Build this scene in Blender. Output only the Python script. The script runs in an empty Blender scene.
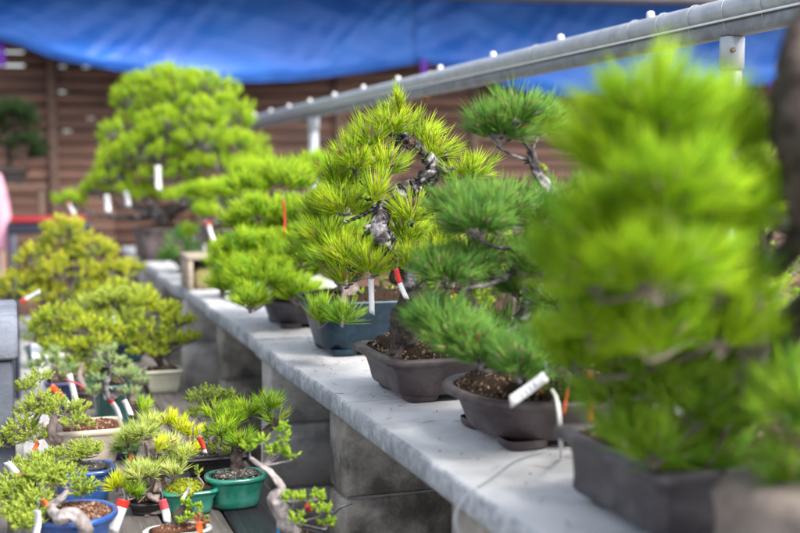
import bpy, math, random
import numpy as np
from mathutils import Vector, Matrix, Euler

# ------------------------------------------------------------------ camera, light, exposure
S = bpy.context.scene
YAW, PITCH, FPX = math.radians(19.1), math.radians(4.71), 1111.1
EYE = np.array([0.0, 0.0, 1.25])
cam_data = bpy.data.cameras.new('camera')
cam_data.lens = 50; cam_data.sensor_width = 36; cam_data.clip_start = 0.05; cam_data.clip_end = 300
cam = bpy.data.objects.new('camera', cam_data); S.collection.objects.link(cam)
cam.location = EYE; cam.rotation_euler = (math.pi/2 - PITCH, 0, -YAW)
cam_data.dof.use_dof = True; cam_data.dof.focus_distance = 1.92; cam_data.dof.aperture_fstop = 2.5
cam_data.dof.aperture_blades = 9
S.camera = cam

SUN_EL, SUN_AZ = math.radians(50), math.radians(152)      # azimuth clockwise from +Y
w = bpy.data.worlds.new('World'); S.world = w; w.use_nodes = True
nt = w.node_tree; bg = nt.nodes['Background']
sky = nt.nodes.new('ShaderNodeTexSky'); sky.sky_type = 'NISHITA'; sky.sun_disc = False
sky.sun_elevation = SUN_EL; sky.sun_rotation = SUN_AZ
sky.air_density = 1.0; sky.dust_density = 4.0; sky.ozone_density = 1.0
hs = nt.nodes.new('ShaderNodeHueSaturation'); hs.inputs['Saturation'].default_value = 0.5      # thin overcast
nt.links.new(sky.outputs[0], hs.inputs['Color']); nt.links.new(hs.outputs[0], bg.inputs[0]); bg.inputs[1].default_value = 0.15
sun_d = bpy.data.lights.new('sun', 'SUN'); sun_d.energy = 1.9; sun_d.angle = math.radians(18); sun_d.color = (1.0, 0.95, 0.87)
sun = bpy.data.objects.new('sun', sun_d); S.collection.objects.link(sun)
sd = Vector((math.sin(SUN_AZ)*math.cos(SUN_EL), math.cos(SUN_AZ)*math.cos(SUN_EL), math.sin(SUN_EL)))
sun.rotation_euler = sd.to_track_quat('Z', 'Y').to_euler(); sun.location = sd*20
S.view_settings.view_transform = 'Standard'; S.view_settings.look = 'None'
S.view_settings.exposure = 1.30; S.view_settings.gamma = 1.0; S.view_settings.use_curve_mapping = False
S.render.engine = 'CYCLES'
S.cycles.use_denoising = True
S.cycles.max_bounces = 8; S.cycles.transparent_max_bounces = 4
S.cycles.sample_clamp_indirect = 6.0

# ------------------------------------------------------------------ measuring helpers
cy, sy, cp, sp = math.cos(YAW), math.sin(YAW), math.cos(PITCH), math.sin(PITCH)
FW = np.array([sy*cp, cy*cp, -sp]); RT = np.array([cy, -sy, 0.0]); UP = np.cross(RT, FW)
def ray(px, py): return FW + RT*((px-400)/FPX) - UP*((py-266.5)/FPX)
def P(px, py, d): return EYE + ray(px, py)*d                 # point seen at a pixel of the 800-wide photo, d metres deep
def Gz(px, py, z):
    r = ray(px, py); return EYE + r*((z-EYE[2])/r[2])
BZ, SZ = 0.87, 0.68                                           # bench top, low shelf top
BX0, BX1 = 0.515, 1.08
rng = np.random.default_rng(7); random.seed(7)

# ------------------------------------------------------------------ mesh building
class MB:
    def __init__(s): s.v = []; s.q = []; s.t = []; s.n = 0; s.c = []
    def add(s, v, quads=None, tris=None, col=None):
        v = np.asarray(v, float)
        if quads is not None and len(quads): s.q.append(np.asarray(quads, np.int64)+s.n)
        if tris is not None and len(tris): s.t.append(np.asarray(tris, np.int64)+s.n)
        s.v.append(v); s.c.append(np.full(len(v), 0.5) if col is None else np.broadcast_to(col, (len(v),)))
        s.n += len(v); return s
    def box(s, lo, hi, R=None, o=(0,0,0), jit=0):
        lo, hi = np.array(lo, float), np.array(hi, float)
        v = np.array([[(lo, hi)[i][0], (lo, hi)[j][1], (lo, hi)[k][2]] for i in (0,1) for j in (0,1) for k in (0,1)])
        if jit: v += rng.uniform(-jit, jit, v.shape)
        if R is not None: v = v @ np.array(R).T
        v += np.array(o)
        return s.add(v, [[0,1,3,2],[4,6,7,5],[0,4,5,1],[2,3,7,6],[0,2,6,4],[1,5,7,3]])
    def bbox(s, lo, hi, b=0.004, R=None, o=(0,0,0), jit=0):    # box with bevelled edges
        lo, hi = np.array(lo, float), np.array(hi, float)
        c, h = (lo+hi)/2, (hi-lo)/2; b = min(b, h.min()*0.9)
        vs = []; idx = {}
        for sx in (-1,1):
            for sy_ in (-1,1):
                for sz in (-1,1):
                    for ax in range(3):
                        p = h - b; p = p.copy(); p[ax] = h[ax]
                        idx[(sx,sy_,sz,ax)] = len(vs); vs.append(c + p*np.array([sx,sy_,sz]))
        q = []; t = []
        for ax in range(3):
            a1, a2 = (ax+1)%3, (ax+2)%3
            for sg in (-1,1):
                r = []
                for (u, vv) in ((-1,-1),(1,-1),(1,1),(-1,1)):
                    k = [0,0,0]; k[ax] = sg; k[a1] = u; k[a2] = vv; r.append(idx[(k[0],k[1],k[2],ax)])
                q.append(r if sg > 0 else r[::-1])
            for u in (-1,1):
                for vv in (-1,1):          # edge strips parallel to ax
                    k0 = [0,0,0]; k0[a1] = u; k0[a2] = vv
                    ka, kb = list(k0), list(k0); ka[ax] = -1; kb[ax] = 1
                    r = [idx[(*ka,a1)], idx[(*kb,a1)], idx[(*kb,a2)], idx[(*ka,a2)]]
                    q.append(r if u*vv < 0 else r[::-1])
        for sx in (-1,1):
            for sy_ in (-1,1):
                for sz in (-1,1):
                    r = [idx[(sx,sy_,sz,0)], idx[(sx,sy_,sz,1)], idx[(sx,sy_,sz,2)]]
                    t.append(r if sx*sy_*sz > 0 else r[::-1])
        v = np.array(vs)
        if jit: v += rng.uniform(-jit, jit, v.shape)
        if R is not None: v = v @ np.array(R).T
        return s.add(v + np.array(o), q, t)
    def tube(s, pts, rad, n=8, smooth=4, rough=0.0, col=None, cap=True, gnarl=0.0):
        pts = np.asarray(pts, float); rad = np.broadcast_to(np.asarray(rad, float), (len(pts),))
        if smooth > 1 and len(pts) > 2:
            e = np.vstack([2*pts[0]-pts[1], pts, 2*pts[-1]-pts[-2]]); out = []; ro = []
            for i in range(len(pts)-1):
                p0, p1, p2, p3 = e[i:i+4]
                for k in range(smooth):
                    t = k/smooth
                    out.append(.5*((2*p1)+(-p0+p2)*t+(2*p0-5*p1+4*p2-p3)*t*t+(-p0+3*p1-3*p2+p3)*t**3))
                    ro.append(rad[i]*(1-t)+rad[i+1]*t)
            out.append(pts[-1]); ro.append(rad[-1]); pts = np.array(out); rad = np.array(ro)
        m = len(pts); T = np.gradient(pts, axis=0); T /= np.linalg.norm(T, axis=1)[:,None]+1e-12
        a = np.cross(T[0], [0,0,1.0]);
        if np.linalg.norm(a) < 1e-3: a = np.array([1.0,0,0])
        A = [a/np.linalg.norm(a)]
        for i in range(1, m):
            a = A[-1]-T[i]*np.dot(A[-1], T[i]); A.append(a/(np.linalg.norm(a)+1e-12))
        A = np.array(A); B = np.cross(T, A)
        th = np.arange(n)*2*math.pi/n
        rr = rad[:,None]*(1+rough*rng.uniform(-1, 1, (m, n)))
        if gnarl:
            u = np.arange(m)[:,None]/max(smooth,1); f1, f2, f3 = rng.uniform(0,6.3,3)
            rr = rr*(1+gnarl*(.45*np.sin(3*th[None]+f1+u*1.1)+.35*np.sin(5*th[None]+f2-u*1.9)+.35*np.sin(u*4.3+f3+th[None])+.25*np.sin(u*9.1+2*th[None])))
        V = pts[:,None,:] + rr[...,None]*(A[:,None,:]*np.cos(th)[None,:,None] + B[:,None,:]*np.sin(th)[None,:,None])
        V = V.reshape(-1, 3)
        i, j = np.meshgrid(np.arange(m-1), np.arange(n), indexing='ij'); i = i.ravel(); j = j.ravel(); j2 = (j+1)%n
        q = np.stack([i*n+j, i*n+j2, (i+1)*n+j2, (i+1)*n+j], 1)
        t = []
        if cap:
            V = np.vstack([V, pts[0], pts[-1]])
            t = [[m*n, (k+1)%n, k] for k in range(n)] + [[m*n+1, (m-1)*n+k, (m-1)*n+(k+1)%n] for k in range(n)]
        return s.add(V, q, t, col)
    def build(s, name, mat, parent=None, smooth=True, loc=None):
        me = bpy.data.meshes.new(name)
        V = np.vstack(s.v); V = V.copy()
        org = np.zeros(3)
        if parent is not None:
            p = parent; 
            while p is not None: org = org + np.array(p.location); p = p.parent
        elif loc is not None: org = np.array(loc, float)
        V -= org
        q = np.vstack(s.q) if s.q else np.zeros((0,4), np.int64); t = np.vstack(s.t) if s.t else np.zeros((0,3), np.int64)
        me.vertices.add(len(V)); me.vertices.foreach_set('co', V.ravel().astype(np.float32))
        li = np.concatenate([q.ravel(), t.ravel()]).astype(np.int32)
        me.loops.add(len(li)); me.loops.foreach_set('vertex_index', li)
        nq, ntr = len(q), len(t)
        me.polygons.add(nq+ntr)
        ls = np.concatenate([np.arange(nq)*4, nq*4+np.arange(ntr)*3]).astype(np.int32)
        me.polygons.foreach_set('loop_start', ls)
        me.update(calc_edges=True)
        if smooth: me.polygons.foreach_set('use_smooth', np.ones(nq+ntr, bool))
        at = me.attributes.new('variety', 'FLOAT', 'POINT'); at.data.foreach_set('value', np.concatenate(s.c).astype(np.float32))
        me.validate()
        me.materials.append(mat)
        o = bpy.data.objects.new(name, me); S.collection.objects.link(o)
        if parent is not None: o.parent = parent
        elif loc is not None: o.location = loc
        return o

def tag(o, label=None, cat=None, group=None, kind=None):
    if label: o['label'] = label
    if cat: o['category'] = cat
    if group: o['group'] = group
    if kind: o['kind'] = kind
    return o
def thing(name, loc, label, cat, group=None):
    o = bpy.data.objects.new(name, None); S.collection.objects.link(o); o.location = [float(a) for a in loc]
    o.empty_display_size = 0.05
    return tag(o, label, cat, group)

# ------------------------------------------------------------------ materials
def mat(name, col, rough=0.6, col2=None, scale=20, detail=6, bump=0.0, bscale=None, metallic=0, spec=0.5, coat=0,
        stain=None, stain_scale=4, stain_amt=0.5, stretch=(1,1,1), trans=0, ramp=(0.35, 0.65), variety=0):
    m = bpy.data.materials.new(name); m.use_nodes = True; n = m.node_tree.nodes; l = m.node_tree.links
    b = n['Principled BSDF']; b.inputs['Roughness'].default_value = rough; b.inputs['Metallic'].default_value = metallic
    b.inputs['Specular IOR Level'].default_value = spec; b.inputs['Coat Weight'].default_value = coat
    b.inputs['Coat Roughness'].default_value = 0.12
    tc = n.new('ShaderNodeTexCoord'); mp = n.new('ShaderNodeMapping'); mp.inputs['Scale'].default_value = stretch
    l.new(tc.outputs['Object'], mp.inputs[0])
    def noise(sc, det=detail):
        t = n.new('ShaderNodeTexNoise'); t.inputs['Scale'].default_value = sc; t.inputs['Detail'].default_value = det
        t.inputs['Roughness'].default_value = 0.62
        l.new(mp.outputs[0], t.inputs['Vector']); return t
    def rmp(src, a, bb):
        r = n.new('ShaderNodeMapRange'); r.inputs['From Min'].default_value = a; r.inputs['From Max'].default_value = bb
        l.new(src, r.inputs['Value']); return r.outputs[0]
    def mix(f, a, bb):
        x = n.new('ShaderNodeMix'); x.data_type = 'RGBA'
        if isinstance(f, float): x.inputs[0].default_value = f
        else: l.new(f, x.inputs[0])
        for k, c in ((6, a), (7, bb)):
            if isinstance(c, tuple): x.inputs[k].default_value = (*c, 1)
            else: l.new(c, x.inputs[k])
        return x.outputs[2]
    out = col
    if col2 is not None:
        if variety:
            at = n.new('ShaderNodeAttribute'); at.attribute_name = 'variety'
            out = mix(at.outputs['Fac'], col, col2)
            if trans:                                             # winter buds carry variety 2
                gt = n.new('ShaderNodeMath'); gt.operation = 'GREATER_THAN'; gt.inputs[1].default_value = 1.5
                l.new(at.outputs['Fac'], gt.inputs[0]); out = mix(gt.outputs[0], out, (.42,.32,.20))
        else: out = mix(rmp(noise(scale).outputs[0], *ramp), col, col2)
    if stain is not None:
        mm = n.new('ShaderNodeMath'); mm.operation = 'MULTIPLY'; mm.inputs[1].default_value = stain_amt
        l.new(rmp(noise(stain_scale, 8).outputs[0], 0.48, 0.64), mm.inputs[0])
        out = mix(mm.outputs[0], out, stain)
    if isinstance(out, tuple): b.inputs['Base Color'].default_value = (*out, 1)
    else: l.new(out, b.inputs['Base Color'])
    if bump:
        bp = n.new('ShaderNodeBump'); bp.inputs['Strength'].default_value = bump; bp.inputs['Distance'].default_value = 0.004
        l.new(noise(bscale or scale*4, 8).outputs[0], bp.inputs['Height']); l.new(bp.outputs[0], b.inputs['Normal'])
    if trans:
        tr = n.new('ShaderNodeBsdfTranslucent'); ms = n.new('ShaderNodeMixShader'); ms.inputs[0].default_value = trans
        if isinstance(out, tuple): tr.inputs[0].default_value = (*out, 1)
        else: l.new(out, tr.inputs[0])
        l.new(b.outputs[0], ms.inputs[1]); l.new(tr.outputs[0], ms.inputs[2])
        l.new(ms.outputs[0], n['Material Output'].inputs[0])
    return m
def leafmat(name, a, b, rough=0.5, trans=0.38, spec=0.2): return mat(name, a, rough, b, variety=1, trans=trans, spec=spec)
M = {}
M['slab'] = mat('slab_concrete', (.45,.455,.47), .8, (.57,.575,.59), 5, bump=.3, bscale=160, stain=(.25,.252,.255), stain_scale=4.5, stain_amt=.6)
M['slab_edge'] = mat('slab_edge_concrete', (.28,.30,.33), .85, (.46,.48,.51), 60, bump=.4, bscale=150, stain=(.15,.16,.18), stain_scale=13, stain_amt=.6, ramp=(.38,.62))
M['block'] = mat('block_concrete', (.24,.215,.19), .92, (.46,.425,.38), 16, bump=1.0, bscale=120, stain=(.045,.04,.035), stain_scale=9, stain_amt=.75)
M['block_pale'] = mat('pale_block_concrete', (.44,.42,.40), .92, (.58,.56,.53), 14, bump=.8, bscale=130, stain=(.12,.12,.13), stain_scale=9, stain_amt=.6)
M['block_shade'] = mat('shade_toned_block', (.035,.045,.065), .7, (.06,.07,.10), 12, bump=.5, bscale=60, stain=(.1,.11,.14), stain_scale=7, stain_amt=.4)  # dark tone standing in for shade on the stand and under the bench
M['cap'] = mat('lit_top_concrete', (.12,.14,.18), .9, (.20,.225,.28), 14, bump=.5, bscale=100)  # lighter tone of the stand's top, where less shade falls
M['mortar'] = mat('mortar', (.2,.2,.2), .95, (.3,.3,.3), 50)
M['metal'] = mat('galvanised_pipe', (.30,.33,.37), .45, (.44,.47,.52), 28, metallic=.35, bump=.04, bscale=60, stain=(.30,.32,.35), stain_scale=14, stain_amt=.45)
M['channel'] = mat('dull_galvanised', (.15,.165,.185), .55, (.24,.255,.28), 25, metallic=.35, bump=.25, bscale=50, stain=(.12,.13,.14), stain_scale=12, stain_amt=.6)
M['paintw'] = mat('pale_paint', (.72,.73,.74), .45, (.60,.61,.62), 20)
M['bolt'] = mat('bolt_metal', (.5,.47,.43), .4, (.2,.12,.08), 60, metallic=.7)
M['wire'] = mat('grey_wire', (.28,.30,.33), .45, (.4,.42,.46), 40, metallic=.5)
M['wire_dark'] = mat('dark_wire', (.02,.018,.025), .4, (.05,.045,.05), 40, metallic=.4)
M['cord'] = mat('white_cord', (.62,.60,.55), .8, (.72,.7,.66), 60)
M['fence'] = mat('fence_boards', (.052,.026,.021), .75, (.16,.080,.054), 3.0, stretch=(.6,1,9), bump=.35, bscale=40, stain=(.05,.022,.016), stain_scale=2.2, stain_amt=.5)
M['shed'] = mat('shed_boards', (.03,.016,.012), .85, (.055,.028,.02), 5, stretch=(6,6,.5))
M['roof'] = mat('eave_paint', (.16,.145,.16), .6, (.2,.19,.2), 8)
M['tarp'] = mat('blue_tarp', (.018,.135,.60), .36, (.045,.215,.74), 2.2, bump=.25, bscale=500, spec=.5, trans=.22)
M['purple'] = mat('purple_strap', (.12,.02,.38), .6)
M['ground'] = mat('yard_gravel', (.24,.23,.22), .95, (.36,.35,.34), 30, bump=.8, bscale=90, stain=(.17,.16,.15), stain_scale=1.5, stain_amt=.6)
M['board'] = mat('weathered_board', (.09,.078,.072), .6, (.20,.178,.165), 9, stretch=(9,.7,9), bump=.7, bscale=26, stain=(.05,.045,.045), stain_scale=6, stain_amt=.6)
M['board_wet'] = mat('dark_wet_board', (.022,.024,.03), .28, (.055,.055,.062), 10, stretch=(10,.6,10), bump=.8, bscale=24)
M['board_pale'] = mat('pale_board', (.28,.28,.29), .7, (.42,.42,.43), 9, stretch=(8,.8,8), bump=.4, bscale=26, stain=(.16,.15,.15), stain_scale=5, stain_amt=.5)
M['wood'] = mat('crate_wood', (.27,.22,.165), .8, (.40,.34,.27), 12, stretch=(1,1,6), bump=.4)
M['straw'] = mat('straw_fill', (.20,.17,.07), .9, (.30,.26,.12), 60, bump=.8)
M['brown_clay'] = mat('purple_brown_clay', (.042,.029,.031), .48, (.066,.047,.049), 18, bump=.2, bscale=120, stain=(.19,.165,.165), stain_scale=16, stain_amt=.38, spec=.45)
M['grey_clay'] = mat('grey_brown_clay', (.036,.030,.036), .5, (.056,.047,.054), 18, bump=.2, bscale=120, stain=(.17,.16,.17), stain_scale=16, stain_amt=.4)
M['dark_clay'] = mat('dark_clay', (.03,.026,.03), .5, (.055,.048,.052), 26, bump=.12, bscale=200)
def glaze(n, a, b, st=None): return mat(n, a, .16, b, 22, coat=.7, stain=st, stain_scale=26, stain_amt=.45, bump=.05, bscale=60)
M['teal_dark'] = mat('dark_teal_glaze', (.003,.012,.026), .32, (.006,.026,.045), 30, coat=.1, stain=(.015,.055,.07), stain_scale=36, stain_amt=.5, spec=.3, bump=.1, bscale=80)
M['blue'] = glaze('blue_glaze', (.015,.06,.25), (.03,.11,.37))
M['blue_light'] = glaze('light_blue_glaze', (.05,.18,.42), (.1,.27,.5))
M['navy'] = glaze('navy_glaze', (.01,.015,.06), (.02,.03,.11))
M['green'] = glaze('green_glaze', (.008,.14,.10), (.02,.24,.175), (.11,.3,.24))
M['green_dark'] = glaze('bottle_green_glaze', (.005,.05,.05), (.012,.09,.085))
M['cream'] = glaze('cream_glaze', (.46,.40,.31), (.58,.52,.42), (.36,.31,.24))
M['beige'] = glaze('beige_glaze', (.36,.36,.28), (.46,.46,.37))
M['white_glaze'] = glaze('white_glaze', (.55,.57,.56), (.66,.67,.66))
M['soil'] = mat('potting_grit', (.018,.011,.008), .95, (.30,.22,.15), 90, variety=1, bump=.4, spec=.08)
M['soil_grey'] = mat('grey_grit', (.06,.055,.05), .95, (.34,.32,.29), 90, variety=1, bump=.4, spec=.08)
M['soil_red'] = mat('reddish_grit', (.09,.035,.02), .95, (.42,.28,.2), 90, variety=1, bump=.4, spec=.08)
M['bark'] = mat('pine_bark', (.030,.022,.018), .95, (.15,.12,.10), 55, bump=1.0, bscale=110, stain=(.30,.28,.27), stain_scale=28, stain_amt=.35)
M['bark_dark'] = mat('dark_bark', (.014,.010,.010), .95, (.10,.075,.065), 55, bump=1.0, bscale=110)
M['bark_silver'] = mat('silver_deadwood', (.035,.03,.032), .85, (.50,.48,.50), 42, bump=1.0, bscale=90, stain=(.03,.025,.025), stain_scale=60, stain_amt=.9, ramp=(.46,.66))
M['bark_brown'] = mat('pinkish_brown_bark', (.10,.07,.065), .9, (.27,.21,.19), 40, bump=.9, bscale=100, stain=(.36,.32,.31), stain_scale=24, stain_amt=.4)
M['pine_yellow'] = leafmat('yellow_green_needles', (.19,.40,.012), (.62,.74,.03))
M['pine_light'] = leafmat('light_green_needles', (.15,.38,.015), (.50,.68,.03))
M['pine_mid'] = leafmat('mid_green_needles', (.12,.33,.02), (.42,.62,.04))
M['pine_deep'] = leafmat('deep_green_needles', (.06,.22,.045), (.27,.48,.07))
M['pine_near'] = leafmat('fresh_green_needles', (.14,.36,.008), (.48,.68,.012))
M['pine_shadow'] = leafmat('shade_dark_needles', (.012,.035,.012), (.04,.08,.02))  # needle colour darkened for the shade this pine stands in
M['pine_white'] = leafmat('pale_striped_needles', (.36,.52,.07), (.80,.84,.30))
M['pine_lime'] = leafmat('lime_needles', (.52,.66,.008), (.84,.86,.02))
M['jun'] = leafmat('juniper_scales', (.20,.32,.04), (.56,.66,.11))
M['jun_yellow'] = leafmat('yellow_juniper_scales', (.16,.32,.03), (.72,.76,.06))
M['jun_ochre'] = leafmat('ochre_juniper_scales', (.16,.31,.03), (.72,.70,.06))
M['jun_blue'] = leafmat('grey_green_needles', (.22,.38,.12), (.56,.66,.30))
M['leaf'] = leafmat('small_green_leaves', (.20,.42,.02), (.52,.68,.07), rough=.35)
M['leaf_orange'] = leafmat('orange_leaves', (.45,.08,.02), (.55,.25,.06))
M['moss'] = leafmat('moss', (.28,.34,.02), (.56,.60,.06), rough=.9)
M['bark_pale'] = mat('pale_mottled_bark', (.20,.17,.165), .9, (.48,.44,.44), 45, bump=.9, bscale=100, stain=(.08,.06,.055), stain_scale=34, stain_amt=.6)
M['dead'] = leafmat('dry_needles', (.25,.10,.03), (.42,.22,.08))
M['tag_white'] = mat('white_plastic', (.62,.63,.66), .35, (.70,.71,.73), 60, stain=(.40,.40,.40), stain_scale=60, stain_amt=.35)
M['tape_red'] = mat('red_tape', (.62,.03,.02), .4)
M['tape_orange'] = mat('orange_tape', (.72,.11,.02), .4)
M['tape_pink'] = mat('pink_tape', (.68,.09,.11), .4)
M['tape_blue'] = mat('blue_tape', (.02,.25,.6), .4)
M['ink'] = mat('faded_ink', (.25,.28,.36), .6)
M['red_paint'] = mat('red_paint', (.28,.015,.02), .4)
M['navy_paint'] = mat('dark_navy_paint', (.02,.025,.05), .5)
M['stone'] = mat('pinkish_stone', (.13,.105,.09), .9, (.26,.215,.19), 18, bump=1.0, bscale=70)
M['poly'] = mat('white_foam', (.70,.71,.73), .7, (.78,.79,.8), 20, bump=.2)
M['stand_wood'] = mat('dark_stand_wood', (.07,.04,.03), .8, (.12,.075,.055), 9, stretch=(1,1,6))

# ------------------------------------------------------------------ foliage
def unit(v): return v/(np.linalg.norm(v, axis=-1, keepdims=True)+1e-12)
def blades(mb, base, dirs, L, wid, bend, thick=None, hue=None, midw=1.0, basew=0.8):
    """triangular-section needles or leaves: 7 vertices each"""
    n = len(base); thick = wid*0.6 if thick is None else thick
    ref = rng.normal(size=(n,3)); s1 = unit(np.cross(dirs, ref)); s2 = np.cross(dirs, s1)
    L = np.broadcast_to(L, (n,))[:,None]
    mid = base + dirs*L*.5 + bend*.25; tip = base + dirs*L + bend
    V = np.empty((n,7,3))
    for k, a in enumerate((0, 2.094, 4.189)):
        off = s1*math.cos(a)*wid*.5 + s2*math.sin(a)*thick*.5
        V[:,k] = base + off*basew; V[:,3+k] = mid + off*midw
    V[:,6] = tip
    o = (np.arange(n)*7)[:,None]
    q = np.concatenate([o+np.array([[k,(k+1)%3,3+(k+1)%3,3+k]]) for k in range(3)])
    t = np.concatenate([o+np.array([[3+k,3+(k+1)%3,6]]) for k in range(3)])
    hue = rng.uniform(0,1,n) if hue is None else hue
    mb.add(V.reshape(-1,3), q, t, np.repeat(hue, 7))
def tufts(mb, pos, axis, n, L, wid, shoot, lo=12, hi=55, up=0.08, hue=None, midw=1.0, huevar=.4, thick=None, basew=.8):
    """n blades round each shoot"""
    K = len(pos); pos = np.repeat(pos, n, 0); ax = np.repeat(unit(axis), n, 0); m = K*n
    t = rng.uniform(0, 1, m); ref = rng.normal(size=(m,3)); pr = unit(np.cross(ax, ref))
    ph = np.radians(hi - (hi-lo)*np.clip(t+rng.normal(0,.15,m), 0, 1))
    d = ax*np.cos(ph)[:,None] + pr*np.sin(ph)[:,None]
    b = pos + ax*(t*shoot)[:,None]
    ln = np.repeat(L*rng.uniform(.72, 1.14, K), n)*rng.uniform(.66, 1.08, m)*(1-.15*t)
    sparse = rng.uniform(0,1,m) < np.repeat(rng.uniform(0,.35,K), n); ln = np.where(sparse, ln*.45, ln)
    bend = (ax*.5+np.array([0,0,.5]))*(L*up) + rng.normal(0, L*.055, (m,3))
    if hue is None: hue = rng.uniform(0,1,K)
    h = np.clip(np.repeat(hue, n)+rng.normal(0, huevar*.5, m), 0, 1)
    blades(mb, b, d, ln, wid, bend, hue=h, midw=midw, thick=thick, basew=basew)

STY = dict(
    black=dict(n=34, L=.050, wid=.0015, shoot=.026, lo=4, hi=36),
    fine=dict(n=40, L=.050, wid=.0014, shoot=.022, lo=6, hi=42),
    brush=dict(n=46, L=.030, wid=.0013, shoot=.012, lo=3, hi=34, up=.02),
    brushl=dict(n=40, L=.038, wid=.0014, shoot=.012, lo=4, hi=38, up=.02),
    jun=dict(n=26, L=.0085, wid=.0018, shoot=.016, lo=15, hi=65, midw=1.2),
    junl=dict(n=26, L=.013, wid=.0028, shoot=.022, lo=15, hi=65, midw=1.2),
    leaf=dict(n=9, L=.014, wid=.0055, shoot=.010, lo=20, hi=65, midw=1.3, thick=.0012, basew=.2),
    leafs=dict(n=12, L=.009, wid=.0035, shoot=.010, lo=10, hi=60, midw=1.3, thick=.001, basew=.2),
)
def pad_tufts(C, R, k, L, low=-.25, upw=.7):
    """shoot positions and directions of a foliage pad with outer half-sizes R"""
    d = rng.normal(size=(k*4,3)); d = unit(d); d = d[d[:,2] > low][:k]
    Ri = np.maximum(np.array(R)-L*.78, np.array(R)*.22)
    f = rng.uniform(.45, 1.0, (len(d),1))**.6
    pos = np.array(C) + d*Ri*f
    ax = unit(d*np.array([1,1,.8])+np.array([0,0,upw])+rng.normal(0,.16,d.shape))
    return pos, ax

def outline(kind, a, b, n=72):
    th = np.arange(n)*2*math.pi/n
    if kind == 'oct':
        c = .20*min(a,b); P8 = np.array([(a,-b+c),(a,b-c),(a-c,b),(-a+c,b),(-a,b-c),(-a,-b+c),(-a+c,-b),(a-c,-b)])
        seg = np.linalg.norm(np.roll(P8,-1,0)-P8, axis=1); cum = np.concatenate([[0],np.cumsum(seg)]); out=[]
        for s_ in np.arange(n)/n*cum[-1]:
            i = np.searchsorted(cum, s_, 'right')-1; out.append(P8[i]+(P8[(i+1)%8]-P8[i])*(s_-cum[i])/seg[i])
        return np.array(out)
    if kind == 'rect':
        r = .10*min(a,b); pts = []
        for cx_, cy__, a0 in ((a-r,b-r,0),(-a+r,b-r,90),(-a+r,-b+r,180),(a-r,-b+r,270)):
            for t in np.radians(a0+np.linspace(0,90,n//8)): pts.append((cx_+r*math.cos(t), cy__+r*math.sin(t)))
        pts = np.array(pts); seg = np.linalg.norm(np.roll(pts,-1,0)-pts, axis=1); cum = np.r_[0,np.cumsum(seg)]; cl = np.vstack([pts, pts[:1]])
        sv_ = np.linspace(0,cum[-1],n,endpoint=False)
        return np.stack([np.interp(sv_,cum,cl[:,0]), np.interp(sv_,cum,cl[:,1])],1)
    e = {'round':2.0, 'oval':2.6, 'soft':4.0, 'rect':9.0}[kind]
    return np.stack([a*np.sign(np.cos(th))*np.abs(np.cos(th))**(2/e), b*np.sign(np.sin(th))*np.abs(np.sin(th))**(2/e)], 1)
def loft(mb, ctr, kind, prof, a, b, rot=0, n=96, capb=True):
    o0 = outline(kind, a, b, n); R = np.array([[math.cos(rot),-math.sin(rot)],[math.sin(rot),math.cos(rot)]])
    V = []
    for (s_, z) in prof: # s_ is absolute inset in metres
        sc = np.array([(a-s_)/a, (b-s_)/b]); V.append(np.c_[(o0*sc)@R.T, np.full(n, z)])
    V = np.vstack(V)+np.array([ctr[0],ctr[1],ctr[2]]); m = len(prof)
    i, j = np.meshgrid(np.arange(m-1), np.arange(n), indexing='ij'); i=i.ravel(); j=j.ravel(); j2=(j+1)%n
    q = np.stack([i*n+j, i*n+j2, (i+1)*n+j2, (i+1)*n+j], 1); t=[]
    if capb:
        V = np.vstack([V, [ctr[0],ctr[1],ctr[2]+prof[0][1]]]); t = [[m*n,(k+1)%n,k] for k in range(n)]
    mb.add(V, q, t)
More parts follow.
